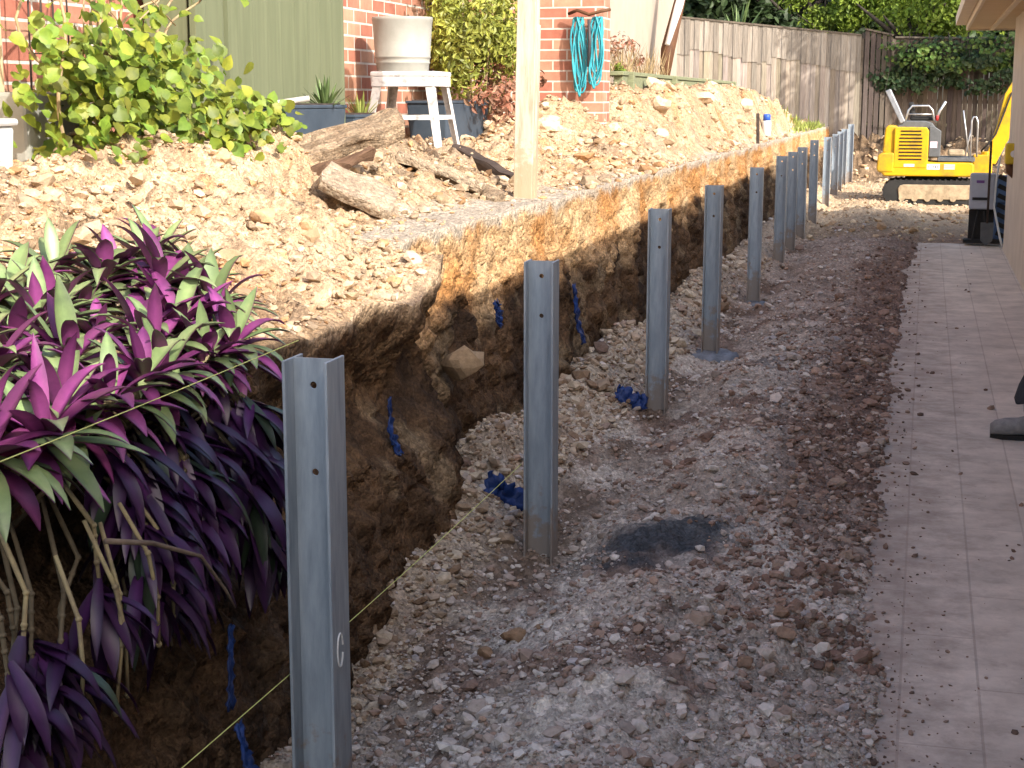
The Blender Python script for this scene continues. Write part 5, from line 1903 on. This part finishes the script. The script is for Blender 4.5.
def person():
    t = empty('person', (.625, 7.85, 0), 0, 'person in dark trousers and grey boots stepping along the path at the right edge', 'person')
    # local axes: faces -x
    hip = (.34, 0, .95)
    kl, al = (.13, -.10, .53), (-.02, -.10, .11)       # leading leg
    kr, ar = (.42, .10, .50), (.62, .10, .14)          # trailing leg
    V = [hip, (.32, 0, 1.12), (.29, 0, 1.34), (.27, 0, 1.46), (.25, 0, 1.53), (.23, 0, 1.60), (.22, 0, 1.71),
         (.33, -.10, .90), kl, al, (.35, .10, .90), kr, ar,
         (.27, -.19, 1.42), (.34, -.24, 1.14), (.22, -.24, .92), (.16, -.24, .85),
         (.27, .19, 1.42), (.24, .24, 1.14), (.06, .24, 1.0), (.0, .24, .96)]
    E = [(0, 1), (1, 2), (2, 3), (3, 4), (4, 5), (5, 6), (0, 7), (7, 8), (8, 9), (0, 10), (10, 11), (11, 12), (3, 13), (13, 14), (14, 15), (15, 16), (3, 17), (17, 18), (18, 19), (19, 20)]
    rad = [(.13, .11), (.14, .10), (.16, .11), (.12, .09), .055, .075, .085, .095, .062, .040, .095, .062, .040, .055, .042, .032, .03, .055, .042, .032, .03]
    skin_obj('body', V, E, rad, M['skin'], t)
    # clothing
    skin_obj('shirt', [(.34, 0, .97), (.32, 0, 1.12), (.29, 0, 1.34), (.272, 0, 1.45), (.27, -.19, 1.42), (.32, -.23, 1.22), (.27, .19, 1.42), (.25, .23, 1.22)],
             [(0, 1), (1, 2), (2, 3), (3, 4), (4, 5), (3, 6), (6, 7)], [(.155, .13), (.16, .12), (.18, .13), (.13, .105), .075, .068, .075, .068], M['cloth_shirt'], t)
    skin_obj('trousers', [(.34, 0, 1.02), (.34, 0, .93), (.33, -.10, .86), kl, (-.045, -.10, .36), (-.06, -.10, .31), (.35, .10, .86), kr, (.58, .10, .24), (.60, .10, .19)],
             [(0, 1), (1, 2), (2, 3), (3, 4), (4, 5), (1, 6), (6, 7), (7, 8), (8, 9)], [(.145, .13), (.15, .125), .115, .088, .078, .070, .115, .085, .082, .09], M['cloth_dark'], t)
    for (ax, ay, az, tip) in ((-.02, -.10, .0, 0), (.62, .10, .0, R(22))):
        bt_ = bpy.data.objects.new('boot', None)
        b = MB()
        secs = [(.105, .05, .03, .085), (.06, .075, .035, .11), (0.0, .085, .04, .135), (-.05, .08, .045, .105), (-.11, .088, .05, .085), (-.17, .098, .05, .080), (-.215, .085, .04, .068), (-.238, .05, .02, .05)]
        n = 14
        v, f = [], []
        for (x, wdt, hw_, h) in secs:
            for k in range(n):
                a = 2 * math.pi * k / n
                cz = math.sin(a)
                v.append((x, math.copysign(abs(math.cos(a)) ** .7, math.cos(a)) * wdt * .55, .018 + max(0, h * (.5 + .5 * math.copysign(abs(cz) ** .8, cz)))))
        for i in range(len(secs) - 1):
            for k in range(n):
                f.append((i * n + k, i * n + (k + 1) % n, (i + 1) * n + (k + 1) % n, (i + 1) * n + k))
        f += [tuple(range(n))[::-1], tuple((len(secs) - 1) * n + k for k in range(n))]
        b.add(v, f)
        b.tube([(.03, 0, .10), (.025, 0, .15)], [.052, .05], 14)
        o = b.build('boot', M['boot'], t, smooth=True)
        lb = MB()
        for q in range(4):
            xx = -.035 - q * .026
            lb.tube([(xx, -.032, .118 - q * .011), (xx - .004, 0, .130 - q * .0125), (xx, .032, .118 - q * .011)], .0035, 6)
        lb.build('laces', M['sole'], o)
        lb = MB()
        lb.tube([(-.145, -.046, .05), (-.152, -.03, .078), (-.153, 0, .087), (-.152, .03, .078), (-.145, .046, .05)], .003, 6)
        lb.build('toe_seam', M['sole'], o)
        o.location = (ax, ay, az + (.055 if tip else 0))
        o.rotation_euler = (0, tip * -1, 0)
        b = MB()
        pr = [(.11, -.03), (.115, .03), (.03, .042), (-.10, .052), (-.18, .05), (-.235, .02), (-.238, -.01), (-.18, -.048), (-.10, -.05), (.03, -.04)]
        v = [(x, y, 0) for x, y in pr] + [(x, y, .022) for x, y in pr]
        m_ = len(pr)
        b.add(v, [tuple(range(m_))[::-1], tuple(range(m_, 2 * m_))] + [(k, (k + 1) % m_, (k + 1) % m_ + m_, k + m_) for k in range(m_)])
        b.build('sole', M['sole'], o)
        if not tip:
            cu = MB()
            n2 = 22
            v, f = [], []
            for ring, (cx_, cz_, rx, ry) in enumerate([(.02, .44, .074, .072), (-.005, .34, .078, .075), (-.03, .26, .082, .078), (-.045, .20, .088, .082), (-.047, .188, .086, .08), (-.04, .20, .072, .066)]):
                for k in range(n2):
                    a = 2 * math.pi * k / n2
                    wr_ = 1 + .05 * math.sin(3 * a + ring * 1.9) + .03 * math.sin(5 * a - ring)
                    v.append((cx_ + rx * wr_ * math.cos(a), ry * wr_ * math.sin(a), cz_ + .012 * math.sin(2 * a + ring)))
            for i in range(5):
                for k in range(n2):
                    f.append((i * n2 + k, i * n2 + (k + 1) % n2, (i + 1) * n2 + (k + 1) % n2, (i + 1) * n2 + k))
            cu.add(v, f)
            cu.build('trouser_cuff', M['cloth_dark'], o, smooth=True)
        b = MB()
        b.tube([(-.005, 0, .09), (-.03, 0, .15), (-.04, 0, .24)], [.056, .060, .056], 14)
        b.build('sock', M['sock'], o, smooth=True)
    # head features, hair, hands
    b = MB()
    b.lathe([(.0, .13), (.05, .122), (.085, .09), (.098, .04), (.095, -.01), (.08, -.05)], 24, (.24, 0, 1.69))
    b.build('hair', M['hair'], t, smooth=True)
    b = MB()
    b.tube([(.135, 0, 1.70), (.112, 0, 1.665), (.135, 0, 1.655)], [.01, .014, .01], 8)
    for sy in (-1, 1):
        b.tube([(.235, sy * .085, 1.70), (.24, sy * .098, 1.68), (.235, sy * .085, 1.655)], [.012, .016, .01], 8)
    b.build('nose_and_ears', M['skin'], t, smooth=True)
    b = MB()
    for sy in (-1, 1):
        b.lathe([(.0, -.012), (.010, -.006), (.012, 0), (.010, .006), (0, .012)], 10, (.148, sy * .032, 1.70))
    b.build('eyes', M['bottle'], t, smooth=True)
    b = MB()
    b.tube([(.142, -.025, 1.625), (.132, 0, 1.622), (.142, .025, 1.625)], [.004, .007, .004], 8)
    b.build('mouth', M['red'], t, smooth=True)
    for sy, wr in ((-1, (.16, -.24, .85)), (1, (.0, .24, .96))):
        w0 = Vector(wr)
        d = Vector((-.55, 0, -.83)) if sy < 0 else Vector((-.85, 0, -.5))
        s_ = Vector((0, 1, 0))
        V, E, Rr = [tuple(w0)], [], [(.03, .02)]
        palm = w0 + d * .05
        V.append(tuple(palm)); E.append((0, 1)); Rr.append((.036, .018))
        for k, (off, L) in enumerate(((-.027, .068), (-.009, .078), (.009, .074), (.027, .058))):
            base = palm + d * .03 + s_ * off
            i0 = len(V)
            bend = Vector((-.3, 0, -.55))
            V += [tuple(base), tuple(base + d * L * .5), tuple(base + d * L * .8 + bend * L * .35)]
            E += [(1, i0), (i0, i0 + 1), (i0 + 1, i0 + 2)]
            Rr += [.010, .0088, .007]
        i0 = len(V)
        th = w0 + d * .025 + s_ * (.034 * -sy)
        V += [tuple(th), tuple(th + d * .035 + s_ * (.016 * -sy) + Vector((-.015, 0, 0))), tuple(th + d * .06 + s_ * (.014 * -sy) + Vector((-.025, 0, 0)))]
        E += [(0, i0), (i0, i0 + 1), (i0 + 1, i0 + 2)]
        Rr += [.013, .010, .008]
        skin_obj('hand', V, E, Rr, M['skin'], t, 0, 2)


person()
